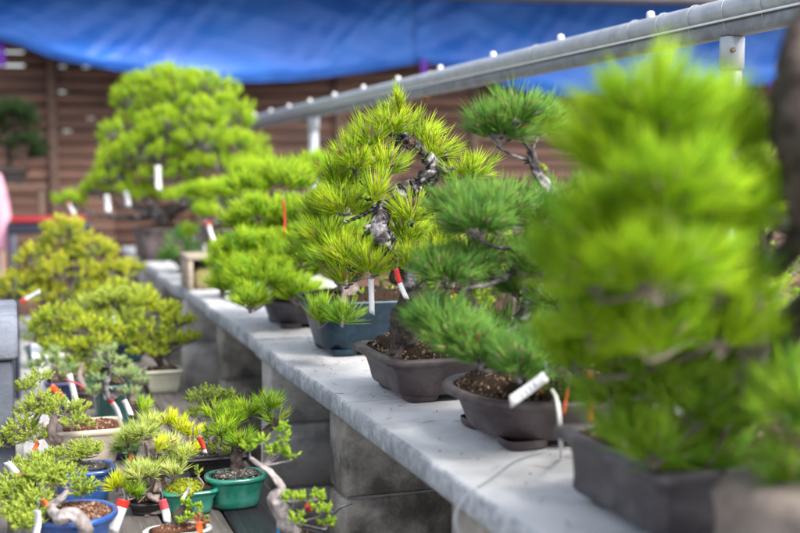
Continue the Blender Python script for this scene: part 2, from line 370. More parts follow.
def make_pot(root, ctr, kind, a, b, h, m, rot=0, taper=.03, lip=.008, feet=True, soil='soil', grains=700, moss=None, dome=.020):
    f = .010 if feet else .0; cx, cy_, cz = ctr
    mb = MB(); lt = min(.012, h*.16); T = taper
    prof = [(T+.012, f), (T+.004, f+.001), (T, f+.006), (T*.72+lip*.5, f+(h-f)*.3), (T*.42+lip*.8, f+(h-f)*.62), (lip*1.05, h-lt-.003), (lip*.9, h-lt), (.0012, h-lt+.001), (0, h-lt+.003),
            (0, h-.003), (.0022, h), (lip+.003, h), (lip+.006, h-.003), (lip+.008, h-.02)]
    loft(mb, ctr, kind, prof, a, b, rot, 160 if kind in ('rect','oct') else 96)
    pot = mb.build('pot', M[m], root)
    if feet:
        for sx in (-1,1):
            for sy_ in (-1,1):
                fx, fy = (a-T)*.66*sx, (b-T)*.66*sy_
                X = cx+fx*math.cos(rot)-fy*math.sin(rot); Y = cy_+fx*math.sin(rot)+fy*math.cos(rot)
                fm = MB(); loft(fm, (X,Y,cz), 'soft', [(.003,0),(.001,.003),(0,f),(0,f+.003)], a*.2, b*.2, rot, 16); fm.build('foot', M[m], pot)
    sm = MB(); ii = lip+.0065; zt = h-.004; 
    loft(sm, ctr, kind, [(a*.98 if a<=b else b*.98, zt+dome)][::-1]+[(min(a,b)*.6, zt+dome*.85), (min(a,b)*.3, zt+dome*.55), (ii+.012, zt+dome*.12), (ii, zt)], a, b, rot, 40, capb=True)
    sm.c[-1] = np.full(len(sm.c[-1]), .05)
    if grains:
        th = rng.uniform(0, 2*math.pi, grains); rr = np.sqrt(rng.uniform(0,1,grains)); oo = outline(kind, a-ii-.003, b-ii-.003, 72)
        pk = oo[rng.integers(0,72,grains)]*rr[:,None]
        R = np.array([[math.cos(rot),-math.sin(rot)],[math.sin(rot),math.cos(rot)]]); pk = pk@R.T
        z = zt + dome*np.interp(rr, [0,.43,.76,.95,1], [1,.87,.6,.16,.02]) + .0008
        g = np.array([[1,0,0],[-1,0,0],[0,1,0],[0,-1,0],[0,0,1],[0,0,-1]])*1.0
        sz = rng.uniform(.0012,.0042,(grains,1,1))
        V = np.c_[pk+[cx,cy_], z+cz][:,None,:] + g[None]*sz*rng.uniform(.6,1.2,(grains,6,3)) 
        tr = np.array([[0,2,4],[2,1,4],[1,3,4],[3,0,4],[2,0,5],[1,2,5],[3,1,5],[0,3,5]])
        t = (np.arange(grains)*6)[:,None,None]+tr[None]
        sm.add(V.reshape(-1,3), None, t.reshape(-1,3), np.repeat(rng.uniform(0,1,grains)**2.2,6))
    sm.build('soil', M[soil], root, smooth=False)
    if moss:
        k = 260; d = unit(rng.normal(size=(k*3,3))); d = d[d[:,2]>0][:k]
        mm = MB(); pos = np.array([cx+moss[0], cy_+moss[1], cz+zt]) + d*np.array([moss[2],moss[2],moss[3]])
        loft(mm, (cx+moss[0], cy_+moss[1], cz+zt-.002), 'round', [(0,0),(moss[2]*.08,moss[3]*.45),(moss[2]*.35,moss[3]*.8),(moss[2]*.7,moss[3]*.95),(moss[2]*.97,moss[3])], moss[2], moss[2], 0, 24)
        tufts(mm, pos, d, 14, .004, .0011, .001, 10, 80)
        mm.build('moss', M['moss'], root)
    return pot

def wire_helix(mb, pts, rads, pitch=.009, wr=.0012):
    pts = np.asarray(pts, float); d = np.r_[0, np.cumsum(np.linalg.norm(np.diff(pts,axis=0),axis=1))]
    n = int(d[-1]/pitch*10); s_ = np.linspace(0, d[-1], max(n,12)); p = np.stack([np.interp(s_, d, pts[:,k]) for k in range(3)],1)
    r = np.interp(s_, d, rads)+wr*.6; T = unit(np.gradient(p,axis=0)); A = unit(np.cross(T, np.array([.3,.2,1.0]))); B = np.cross(T,A)
    th = s_/pitch*2*math.pi
    mb.tube(p+A*(r*np.cos(th))[:,None]+B*(r*np.sin(th))[:,None], wr, 5, 1)
def bez(p, q, k=6, sag=.15):
    t = np.linspace(0,1,k)[:,None]; m = (p+q)/2 + np.array([0,0,-1])*np.linalg.norm(q-p)*sag + rng.normal(0,.05*np.linalg.norm(q-p),3)
    return (1-t)**2*p + 2*t*(1-t)*m + t*t*q
GRP_B = 'potted pines on the concrete bench'
GRP_S = 'small bonsai on the low board shelf'
def bonsai(name, label, cat, ctr, pot, trunk, pads, foliage, style, bark='bark', group=None, wire=False, dead=0, upw=.7,
           branch_r=.0045, nmul=1.0, hue_mid=.5, low=-.25, extra=None, Lmul=1.0, wmul=1.0, split=0, bark2=None, kmul=1.0, stubs=0):
    """trunk: [(px,py,depth,r)]; pads: [(px,py,depth,rx,ry,k[,trunk index])] with pixel half-sizes turned into metres at that depth"""
    root = thing(name, ctr, label, cat, group)
    p = dict(pot); make_pot(root, ctr, p.pop('kind'), p.pop('a'), p.pop('b'), p.pop('h'), p.pop('m'), **p)
    st = dict(STY[style]); st['L'] *= Lmul; st['wid'] *= wmul; n = int(st.pop('n')*nmul)
    tp = np.array([P(x, y, d) for x,y,d,r in trunk]); tr = [t[3] for t in trunk]
    tb = MB(); 
    fl = tp[0].copy(); fl[2] -= .012
    low_n = split if split else len(tp)
    tb.tube(np.vstack([fl, tp[:low_n]]), [tr[0]*1.35]+tr[:low_n], 20, 9, rough=.09, gnarl=.30)
    if split:
        ub = MB(); ub.tube(tp[split-1:], tr[split-1:], 18, 9, rough=.09, gnarl=.34)
    else: ub = tb
    for k in range(5):                                            # surface roots
        a = k*1.256+rng.uniform(-.3,.3); q = tp[0]+np.array([math.cos(a),math.sin(a),0])*tr[0]*1.9; q[2] = fl[2]-.004
        tb.tube([tp[0]+[0,0,tr[0]*.6], (tp[0]+q)/2, q], [tr[0]*.6, tr[0]*.45, tr[0]*.12], 7, 3, rough=.2)
    for k in range(stubs):                                        # cut stubs and knuckles on the old wood
        i = rng.integers(max(split-1,1), len(tp)-1); f = rng.uniform(0,1); q = tp[i]*(1-f)+tp[i+1]*f; dv = unit(rng.normal(size=3)); r_ = tr[i]
        ub.tube([q+dv*r_*.4, q+dv*r_*1.5, q+dv*r_*1.5+unit(rng.normal(size=3))*r_*1.3, q+dv*r_*2.4+rng.normal(0,r_*.5,3)], [r_*.55, r_*.5, r_*.4, r_*.22], 8, 3, rough=.2)
    wb = MB()
    groups = {}
    for pd in pads:
        px, py, d, rx, ry, k = pd[:6]; fo = (pd[7] if len(pd) > 7 and pd[7] else foliage); sty = pd[8] if len(pd) > 8 else None
        k = max(2, int(round(k*kmul))); C = P(px, py, d); s_ = d/FPX; R = (rx*s_, rx*s_*.85, ry*s_)
        ls = st['L'] if sty is None else STY[sty]['L']
        C = C - np.array([0,0,1])*ls*.30; pos, ax = pad_tufts(C, R, k, ls, low, upw)
        if len(pd) > 6 and pd[6] is not None: src = tp[pd[6]]
        else: src = tp[np.argmin(np.linalg.norm(tp[1:]-C, axis=1)+np.maximum(tp[1:,2]-C[2]+.02,0))+1]
        hub = C - np.array([0,0,1])*max(R[2]*.35, .0); 
        L_ = np.linalg.norm(hub-src); r0 = min(max(branch_r*(.5+L_*4), branch_r*.6), branch_r*1.8)
        bp = bez(src, hub, 6, .10); rs = np.linspace(r0, r0*.45, 6)
        ub.tube(bp, rs, 9, 4, rough=.1, gnarl=.25)
        if wire: wire_helix(wb, bp, rs, pitch=.010, wr=.0011)
        # secondary hubs then twigs
        kk = max(1, len(pos)//7); hubs = hub+(pos[:kk]-hub)*.55
        for h_ in hubs: ub.tube(bez(hub, h_, 4, .05), np.linspace(r0*.5, r0*.3, 4), 5, 2, rough=.1)
        for q in pos:
            h_ = hubs[np.argmin(np.linalg.norm(hubs-q, axis=1))]
            ub.tube(bez(h_, q, 3, .05), [r0*.3, r0*.24, max(r0*.2, .0007)], 4, 1)
        g = groups.setdefault((fo, sty), [[],[],[]])
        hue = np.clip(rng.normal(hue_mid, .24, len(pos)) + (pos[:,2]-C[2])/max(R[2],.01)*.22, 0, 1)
        g[0].append(pos); g[1].append(ax); g[2].append(hue)
    for (fo, sty), (a, b, c) in groups.items():
        fb = MB(); s2 = dict(st) if sty is None else dict(STY[sty]); nn = n if sty is None else s2.pop('n')
        A_, B_ = np.vstack(a), np.vstack(b)
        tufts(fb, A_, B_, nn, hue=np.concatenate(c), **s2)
        if s2['L'] > .025:                                        # winter buds at the shoot tips
            for q, x_ in zip(A_, B_):
                e_ = q+x_*s2['shoot']; fb.tube([e_-x_*.003, e_+x_*.004, e_+x_*rng.uniform(.009,.017)], [.0016,.0021,.0006], 5, 1, col=2.0)
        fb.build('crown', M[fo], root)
    if wire:
        wire_helix(wb, tp[split:], [r*1.12 for r in tr[split:]], pitch=.014, wr=.0019); wb.build('training_wire', M['wire_dark'], root)
    tr_o = tb.build('trunk', M[bark], root)
    if split: ub.build('limbs', M[bark2], root)
    if dead:
        k = dead; pd = [pads[i] for i in rng.integers(0, len(pads), k)]
        pos = np.array([P(q[0], q[1]+q[4]*.3, q[2]) for q in pd])+rng.normal(0,.02,(k,3))
        db = MB(); tufts(db, pos, rng.normal(size=(k,3)), 9, .02, .0012, .006); db.build('dry_needles', M['dead'], root)
    if extra: extra(root, tp)
    return root

def box_thing(name, lo, hi, m, label, cat, group=None, b=.004, jit=0):
    c = ((lo[0]+hi[0])/2, (lo[1]+hi[1])/2, lo[2]); mb = MB(); mb.bbox(lo, hi, b, jit=jit)
    return tag(mb.build(name, M[m], None, False, c), label, cat, group)

# ================================================================== THE SETTING
g = MB(); g.add([[-60,-20,0],[60,-20,0],[60,100,0],[-60,100,0]], [[0,1,2,3]])
tag(g.build('ground', M['ground'], None, False), kind='structure')

# ---- slatted fence (frame: e along the fence to the right, nrm towards the camera)
FA = math.radians(11); E = np.array([math.cos(FA), -math.sin(FA), 0]); NR = np.array([-math.sin(FA), -math.cos(FA), 0]); Z = np.array([0,0,1.])
F0 = P(400, 200, 8.0); F0[2] = 0
RF = np.stack([E, -NR, Z], 1)            # local (x along, y away from camera, z up) -> world
def fpx(px, off=0):                       # local x on the fence line where the pixel column crosses it (off = metres towards camera)
    r = ray(px, 175); o = F0+NR*off; n2 = NR[:2]; t = np.dot((o-EYE)[:2], n2)/np.dot(r[:2], n2); return float(np.dot((EYE+r*t-F0)[:2], E[:2]))
def fz(px, py, off=0):
    r = ray(px, py); o = F0+NR*off; n2 = NR[:2]; t = np.dot((o-EYE)[:2], n2)/np.dot(r[:2], n2); return float((EYE+r*t)[2])
fr = thing('slatted_fence', F0, 'brown fence of horizontal wooden slats hung with blue tarpaulin', 'fence')
fm = MB(); z = .06; i = 0
while z < 2.37:
    for xa in np.arange(-6, 6, 2.0):
        j = rng.uniform(-.004,.004); fm.bbox((xa+.002, -.012, z+j), (xa+1.998, .012, z+.076+j), .003, RF, F0, jit=.0012)
    z += .088
fm.build('slat_panel', M['fence'], fr, False)
for xa in np.arange(-6.32, 6.1, .98):
    pm = MB(); pm.bbox((xa-.028, -.052, 0), (xa+.028, -.0135, 2.44), .004, RF, F0); pm.build('post', M['stand_wood'], fr, False)
# shed behind
sh = thing('boarded_shed', F0-NR*.5, 'dark boarded shed standing behind the slatted fence', 'shed')
sm_ = MB(); xs = -6.0
holes = [(58,68),(82,68),(57,91),(62,125),(60,137),(86,120)]
cols = sorted([(fpx(px), fz(px, py)) for px, py in holes])
def snap(z_):                                  # nearest gap between two slats
    k_ = round((z_-.06+.006)/.088); return .06+k_*.088-.006
hl = [(x_, snap(z_)) for x_, z_ in cols]
lo_x, hi_x = min(c[0] for c in cols)-.2, max(c[0] for c in cols)+.2
while xs < 6:
    top = 1.99 if xs+.16 < fpx(52) else 2.45
    if not (lo_x-.16 < xs < hi_x): sm_.bbox((xs, .30, 0), (xs+.159, .33, top), .003, RF, F0)
    xs += .16
x_a = -6+.16*math.ceil((lo_x-.16+6)/.16); x_b = -6+.16*math.ceil((hi_x+6)/.16)
edges = [x_a]+sorted(set(v for c in hl for v in (c[0]-.024, c[0]+.024)))+[x_b]
for i_ in range(len(edges)-1):                 # boards with a few knot holes that let the sky through
    e0, e1 = edges[i_], edges[i_+1]; mid_ = (e0+e1)/2
    zs_ = sorted(c[1] for c in hl if abs(c[0]-mid_) < .0241)
    cur = 0.0
    for zc_ in zs_+[2.45+.03]:
        if zc_-.03 > cur+.01: sm_.bbox((e0, .30, cur), (e1, .33, min(zc_-.03, 2.45)), .0005, RF, F0)
        cur = zc_+.03
sm_.build('wall', M['shed'], sh, False)
rm = MB(); rm.bbox((-6.3, -.62, 2.47), (6.3, 1.6, 2.54), .005, RF, F0); rm.build('roof', M['roof'], sh, False)
rm = MB(); rm.bbox((-6.3, -.66, 2.42), (6.3, -.622, 2.56), .005, RF, F0); rm.build('fascia', M['roof'], sh, False)

# ---- tarpaulins hung in swags in front of the fence
def tarp(label, edge, off, straps):
    o = thing('blue_tarpaulin', F0+NR*off+E*fpx(edge[0][0], off), label, 'tarpaulin', 'blue tarpaulins along the fence')
    xs = np.array([fpx(p, off) for p,_ in edge]); zs = np.array([fz(p, q, off) for p,q in edge])
    nx, nz = 260, 60; X = np.linspace(xs[0], xs[-1], nx); ZB = np.interp(X, xs, zs)
    k = np.ones(9)/9; ZB = np.convolve(np.pad(ZB, 4, 'edge'), k, 'valid')
    top = 2.455; V = np.empty((nx, nz, 3)); v = np.linspace(0, 1, nz)
    ph = rng.uniform(0, 6, 12)
    for i, x in enumerate(X):
        zz = top + (ZB[i]-top)*v
        u = (x-xs[0])/(xs[-1]-xs[0])
        # folds fan from the hanging points, deeper near the bottom where the sheet bags
        dg = x*1.0+v*.9                                  # diagonal pull folds, strongest near the left hanging point
        y = .05*np.sin(x*1.3+ph[0]) + .012*np.sin(dg*6.1+ph[1]+1.3*np.sin(x*2.3))*(.3+v)*(.4+1.0*np.exp(-u*3)) + .006*np.sin(dg*15+2*np.sin(x*3.7+v*2)+ph[2])*(.3+np.exp(-u*4))
        y += .003*np.sin(x*29+v*9+3*np.sin(x*5+v*4)+ph[3]) + .012*np.sin(v*5+x*2.1+ph[4])*v + .11*np.sin(math.pi*min(max(u,0),1))*v**1.5
        y += .004*np.abs(np.sin(x*9.1+v*6.5+ph[6]+np.sin(x*3)))**5 + .004*np.abs(np.sin(x*5.3-v*8.5+ph[7]+1.5*np.sin(x*2.1)))**7
        y += .010*np.abs(np.sin(x*2.3-v*3.4+ph[5]))**9 - .05*np.clip((v-.86)/.14,0,1)**2
        V[i] = F0 + NR*off + np.outer(np.ones(nz), E)*x + np.outer(y, NR) + np.outer(zz, Z)
    F = V.reshape(-1,3); B = F - NR*.0025
    i, j = np.meshgrid(np.arange(nx-1), np.arange(nz-1), indexing='ij'); i=i.ravel(); j=j.ravel()
    q1 = np.stack([i*nz+j, i*nz+j+1, (i+1)*nz+j+1, (i+1)*nz+j], 1); q2 = q1[:, ::-1]+nx*nz
    be = np.arange(nx-1)*nz+nz-1; rim = np.stack([be, be+nx*nz, be+nz+nx*nz, be+nz], 1)
    mb = MB(); mb.add(np.vstack([F,B]), np.vstack([q1,q2,rim])); mb.build('sheet', M['tarp'], o)
    hb = MB(); hb.tube(np.array([V[a,-1]+NR*.001 for a in range(0, nx, 6)]+[V[-1,-1]]), .006, 6, 1); hb.build('hem', M['tarp'], o)
    for (px, y0, y1) in straps:
        sx = fpx(px, off); sb = MB(); sb.bbox((sx-.022, -off+.004, fz(px,y1,off)), (sx+.022, -off+.010, fz(px,y0,off)), .002, RF, F0)
        sb.build('strap', M['purple'], o, False)
    return o
tarp('long blue tarpaulin sagging deepest above the domed yellow-green pine', [(-160,20),(-60,30),(0,40),(22,44),(60,60),(110,70),(215,84),(300,80),(370,70),(426,60)], .28, [(5,38,66)])
tarp('blue tarpaulin swag behind the pale rail and the round-topped dark pine', [(415,60),(440,64),(480,76),(520,90),(560,96),(640,92),(720,92),(765,82),(800,70),(900,40)], .24, [(424,56,78),(769,74,88)])

# ================================================================== CONCRETE BENCH
ys = [.35, 1.02, 1.78, 2.53, 3.24, 3.80, 4.40, 5.05, 5.60, 6.12]
xo = [0, .0, .003, .006, .018, .0, .016, .0, .02]
bench = thing('concrete_bench', (BX0+.28, 3.2, 0), 'long bench of pale concrete slabs laid across block piers under the large pines', 'bench')
for i in range(len(ys)-1):
    sb = MB(); nseg = 60; L = ys[i+1]-ys[i]-.004
    # slab with a chipped front edge
    yy = np.linspace(ys[i], ys[i]+L, nseg); fx = BX0+xo[i]+0*yy+.0008*np.sin(yy*5); tz = 0*yy
    zo = -.0015*(i%3); th = .036
    ring = []
    for k in range(nseg):
        ch = 0.0006
        ring.append([(BX1, yy[k], BZ+zo-th), (fx[k]+.002, yy[k], BZ+zo-th+tz[k]), (fx[k], yy[k], BZ+zo-th+.004), (fx[k]+ch*.5, yy[k], BZ+zo-.005-ch*1.4),
                     (fx[k]+.004+ch, yy[k], BZ+zo), (BX1, yy[k], BZ+zo)])
    V = np.array(ring).reshape(-1,3); q=[]
    for k in range(nseg-1):
        for m_ in range(6): a=k*6+m_; b=k*6+(m_+1)%6; q.append([a,b,b+6,a+6])
    e=(nseg-1)*6; q += [[0,3,2,1],[0,5,4,3],[e,e+1,e+2,e+3],[e,e+3,e+4,e+5]]
    sb.add(V, q); so = sb.build('slab', M['slab'], bench, False)
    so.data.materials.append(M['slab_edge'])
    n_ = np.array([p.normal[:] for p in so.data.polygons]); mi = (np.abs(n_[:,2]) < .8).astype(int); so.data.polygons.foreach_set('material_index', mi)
piers = [1.24, 1.84, 2.45, 3.04, 3.77, 4.42, 5.15, 5.85]
for k, y in enumerate(piers):
    pr = thing('block_pier', (.76, y+.05, 0), ['mottled block pier at the picture edge under the oval brown pot', 'brown-stained block pier with a wire tie in its joint',
        'paler block pier behind the wire-tied pier', 'fourth block pier along the bench, beside dark opening', 'fifth block pier along the bench under the wooden crate',
        'sixth block pier along the bench under the dark bushy pine', 'seventh block pier along the bench under the domed pine', 'last block pier at the far end of the bench'][k], 'pier', 'block piers under the bench')
    top = BZ-.0405; m = 'block' if k % 2 == 1 or k == 0 else 'block_pale'; mm = 'block'
    z1 = top; r = 0
    while z1 > .01:
        z0 = max(z1-.15, 0)
        for c in range(2):
            xa = .535+c*.262; bm_ = MB(); jx = rng.uniform(-.003,.003)
            bm_.bbox((xa+jx, y, z0+.003), (xa+.255+jx, y+.10, z1-.003), .005, jit=.0015)
            bm_.build('block', M['block_pale' if (k in (2,4,6)) else 'block'], pr, False)
        mb = MB(); mb.bbox((.542, y+.006, z0-.0028), (1.04, y+.094, z0+.0028), .001)
        if z0 > 0: mb.build('mortar', M['mortar'], pr, False)
        z1 = z0; r += 1
box_thing('added_dark_backing', (1.10, .3, 0), (1.19, 6.2, .80), 'block_shade', 'added dark backing that darkens the space under the bench', 'wall')  # added backing in a dark colour, keeps the space under the bench dark
# fallen needles and crumbs of soil on the slabs
nl = MB(); k = 420; bx = np.c_[rng.uniform(BX0+.01, 1.06, k), rng.uniform(.6, 4.2, k), np.full(k, BZ+.0012)]
an = rng.uniform(0, 2*math.pi, k); blades(nl, bx, np.c_[np.cos(an), np.sin(an), np.full(k,.01)], rng.uniform(.015,.045,k), .0011, np.zeros((k,3))+[0,0,.0004])
g6 = np.array([[1,0,0],[-1,0,0],[0,1,0],[0,-1,0],[0,0,1],[0,0,-1]])*1.0; t8 = np.array([[0,2,4],[2,1,4],[1,3,4],[3,0,4],[2,0,5],[1,2,5],[3,1,5],[0,3,5]])
k = 500; bx = np.c_[rng.uniform(BX0+.01, 1.06, k), rng.uniform(.6, 4.2, k), np.full(k, BZ+.001)]
nl.add((bx[:,None,:]+g6[None]*rng.uniform(.0005,.0019,(k,1,1))*rng.uniform(.6,1.2,(k,6,3))).reshape(-1,3), None, ((np.arange(k)*6)[:,None,None]+t8[None]).reshape(-1,3), 0.0)
tag(nl.build('needle_litter', M['dead'], None, False), 'fallen dry needles and crumbs of soil scattered over the bench slabs', 'litter', None, 'stuff')
# wire through the joint of the pier
def cable(name, pts, r, m, label, cat='wire', grp=None, n=6, sm=6):
    mb = MB(); mb.tube(pts, r, n, sm); return tag(mb.build(name, M[m], None, True, pts[0]), label, cat, grp)
cable('tie_wire', [P(318,497,1.93)+[0,0,0], P(326,505,1.885), P(333,513,1.855), P(341,507,1.83), P(352,503,1.835)], .0022, 'wire', 'short grey wire hooked into the joint of the brown-stained pier')
cable('loose_wire', [Gz(596,447,BZ+.002), Gz(570,449,BZ+.010), Gz(548,449,BZ+.006), Gz(530,455,BZ+.002), Gz(512,463,BZ+.0015), Gz(492,478,BZ+.0015), Gz(478,487,BZ+.0015)], .0011, 'wire', 'thin grey wire lying on the bench by the oval brown pot')
cable('hanging_wire', [P(474,490,1.29), P(466,496,1.28), P(458,508,1.275), P(455,520,1.27), P(458,535,1.27), P(462,560,1.27)], .0016, 'wire', 'pale looped wire hanging below the bench edge')

# ================================================================== RAIL
RX = 1.25
rail = thing('pipe_rail', (RX, 3, 0), 'pale galvanised pipe rail on posts behind the bench', 'rail')
zr = 1.25+.30
rb = MB(); rb.tube([(RX, y, zr) for y in np.linspace(-.2, 6.15, 40)], .0235, 20, 1); rb.build('pipe', M['metal'], rail)
cb = MB()
cb.bbox((RX-.017, -.2, zr-.048), (RX+.017, 6.12, zr-.0215), .004); cb.build('channel', M['channel'], rail, False)
lb = MB(); lb.bbox((RX-.0245, -.2, zr-.0212), (RX-.0205, 6.12, zr-.0175), .001); lb.build('lip', M['paintw'], rail, False)
for k, y in enumerate(np.arange(1.23, 6.1, .40)):
    nb = MB(); loft(nb, (RX, y, zr+.0200), 'round', [(.001,0),(0,.004),(0,.012),(.002,.0155),(.0065,.017)], .0085, .0085, 0, 14)
    nb.build('knob', M['paintw'], rail)
for y in list(np.arange(1.42, 2.1, .11))+[2.55, 3.3]:
    tb = MB(); th = np.linspace(0, 2*math.pi, 25); 
    pts = [(RX+.0250*math.cos(t)*(1 if math.sin(t)>0 else .95), y+.004*math.sin(t*1.0), zr+(0.0250*math.sin(t) if math.sin(t)>0 else .050*math.sin(t))) for t in th]
    tb.tube(pts, .0009, 5, 1, cap=False); tb.build('tie', M['wire'], rail)
for y, r in ((1.75,.0190), (4.77,.022)):
    po = MB(); po.tube([(RX, y, 0), (RX, y, zr-.0485)], r, 20, 1); pp = po.build('post', M['metal'], rail)
    co = MB(); loft(co, (RX, y, zr-.108), 'round', [(.003,0),(0,.001),(0,.057),(.002,.0595)], r+.0035, r+.0035, 0, 24); co.build('collar', M['metal'], pp)
    bo = MB(); bo.tube([(RX-.012, y-.018, zr-.075), (RX-.016, y-.026, zr-.075)], .005, 8, 1); bo.build('bolt', M['bolt'], pp)

# ================================================================== LOW SHELF
shelf = thing('board_shelf', (.2, 2.6, 0), 'low shelf of weathered boards crowded with small bonsai', 'shelf')
xb = [(-.26,-.145,'board'),(-.14,-.025,'board'),(-.02,.095,'board'),(.10,.215,'board'),(.22,.318,'board'),(.322,.425,'board_wet')]
for x0, x1, m in xb:
    for y0, y1 in ((1.15,2.12),(2.125,4.7)) if x0 >= -.03 else ((1.15,2.12),):
        mm = m if y1 < 2.2 else ('board_pale' if x0 < .09 else 'board')
        if y1 > 2.2 and m == 'board_wet': mm = 'board'
        bb = MB(); bb.bbox((x0+(.022 if (x0 < -.01 and y1 > 2.2) else 0), y0, SZ-.024), (x1, y1, SZ), .003, jit=.0006); bb.build('board', M[mm], shelf, False)
for y in (1.3, 2.0, 2.9, 3.7, 4.5):
    lb = MB(); lb.bbox((.03 if y > 2.1 else -.2, y, 0), (.40, y+.10, SZ-.026), .004); lb.build('leg', M['block'], shelf, False)
st = thing('block_stand', (-.17, 2.35, 0), 'block stand at the left edge, coloured lighter above and darker below for shade and wet', 'stand')
b_ = MB(); b_.bbox((-.34, 2.20, 0), (-.012, 2.50, .902), .005); b_.build('pillar', M['block_shade'], st, False)  # lower part of the block, darkened for shade and wet
b_ = MB(); b_.bbox((-.35, 2.19, .903), (-.002, 2.52, .983), .006, jit=.001); b_.build('cap', M['cap'], st, False)  # upper part of the same block, coloured lighter to paint its shading
# white foam box on the shelf
fb = thing('foam_box', P(26, 352, 2.98), 'white foam box behind the dark block stand', 'box'); fb.location = (.09, 3.03, SZ)
b_ = MB(); b_.bbox((.035, 2.93, SZ+.001), (.145, 3.13, SZ+.10), .006); b_.build('body', M['poly'], fb, False)
b_ = MB(); b_.bbox((.03, 2.925, SZ+.101), (.15, 3.135, SZ+.118), .005); b_.build('lid', M['poly'], fb, False)

# ================================================================== BIG PINES ON THE BENCH
def on(x, y, z=BZ): return (x, y, z+.0005)
bonsai('bonsai_pine', 'tall domed yellow-green pine at the far end of the bench with silver trunk bend', 'bonsai', on(.655, 5.07),
    dict(kind='soft', a=.165, b=.14, h=.145, m='brown_clay', grains=120, taper=.02),
    [(162,232,5.0,.035),(168,215,5.0,.032),(186,200,4.95,.028),(195,180,5.0,.027),(188,160,5.0,.024),(200,146,4.95,.026),(212,150,4.9,.02),(205,130,5.0,.016),(180,110,5.05,.012)],
    [(150,100,5.05,42,36,34),(196,94,5.0,50,30,38),(170,82,5.05,40,22,26),(222,118,5.0,38,32,28),(132,136,5.0,38,32,28),(165,130,4.9,36,30,24),(112,176,4.95,28,20,15),(130,190,5.0,30,16,12),
     (70,200,5.0,22,13,9),(240,148,4.9,34,24,20),(190,165,4.9,26,18,12),(228,168,4.85,32,20,16),(190,120,4.88,45,30,30),(150,150,4.9,40,26,24),(205,140,4.85,36,20,18),(120,160,4.95,30,22,16),(170,175,4.95,40,16,16),(255,165,4.85,24,20,14),(150,196,4.95,24,13,10),(185,196,4.85,26,14,12),(218,200,4.8,28,16,12),(98,188,5.0,22,12,8),(240,190,4.85,28,18,12)],
    'pine_light', 'fine', 'bark_dark', GRP_B, Lmul=1.0, wmul=1.9, nmul=.62, branch_r=.007, hue_mid=.66, low=-.4, kmul=3.6, upw=1.3, split=4, bark2='bark_silver')
bonsai('bonsai_pine', 'small bushy dark green pine beside the wooden crate', 'bonsai', on(.625, 4.36),
    dict(kind='round', a=.055, b=.055, h=.05, m='dark_clay', grains=40),
    [(182,262,4.36,.012),(182,250,4.36,.010),(180,240,4.36,.008)],
    [(180,246,4.36,22,24,26),(188,236,4.4,18,16,14),(172,255,4.33,14,14,10)], 'pine_deep', 'fine', 'bark', GRP_B, wmul=1.7, nmul=.7, hue_mid=.3, low=-.7)
bonsai('bonsai_pine', 'pine with one broad lime pad over a tall brown pot, behind the crate', 'bonsai', on(.72, 3.97),
    dict(kind='soft', a=.085, b=.085, h=.19, m='brown_clay', grains=60, taper=.012),
    [(222,226,3.98,.02),(228,214,3.95,.018),(238,204,3.95,.014),(225,195,3.9,.012)],
    [(215,192,3.9,36,18,26),(240,190,3.95,26,20,18),(205,212,3.85,18,13,8),(250,172,3.95,26,18,16),(190,232,3.9,5,4,2)], 'pine_light', 'fine', 'bark_silver', GRP_B, Lmul=1.15, wmul=1.7, nmul=.7, branch_r=.005, hue_mid=.7, kmul=3, upw=1.2)
bonsai('bonsai_pine', 'little pine in a black tapered pot next to the wooden crate', 'bonsai', on(.635, 3.42),
    dict(kind='round', a=.06, b=.06, h=.085, m='dark_clay', grains=40, taper=.02),
    [(215,270,3.4,.01),(217,262,3.4,.008),(216,255,3.4,.006)],
    [(217,258,3.38,17,15,14),(226,252,3.45,14,12,8)], 'pine_light', 'fine', 'bark', GRP_B, wmul=1.6, nmul=.8, hue_mid=.55)
# crate
cr = thing('wooden_crate', on(.585,3.77), 'open pale wooden crate turned on its side on the bench', 'crate')
cx0, cx1, cy0, cy1, ch = .535, .66, 3.68, 3.86, .115
for nm, lo, hi in (('side_board',(cx0,cy0,BZ+.001),(cx0+.016,cy1,BZ+ch-.0165)),('side_board',(cx1-.016,cy0,BZ+.001),(cx1,cy1,BZ+ch-.0165)),
                   ('top_board',(cx0-.004,cy0-.004,BZ+ch-.016),(cx1+.004,cy1,BZ+ch)),('back_board',(cx0+.0165,cy1-.012,BZ+.001),(cx1-.0165,cy1-.001,BZ+ch-.0165))):
    b_ = MB(); b_.bbox(lo, hi, .002); b_.build(nm, M['wood'], cr, False)
b_ = MB(); loft(b_, (.597,3.75,BZ+.001), 'soft', [(.004,0),(0,.01),(0,.05),(.01,.066),(.03,.07)], .040, .05, 0, 24); b_.build('straw_filling', M['straw'], cr)

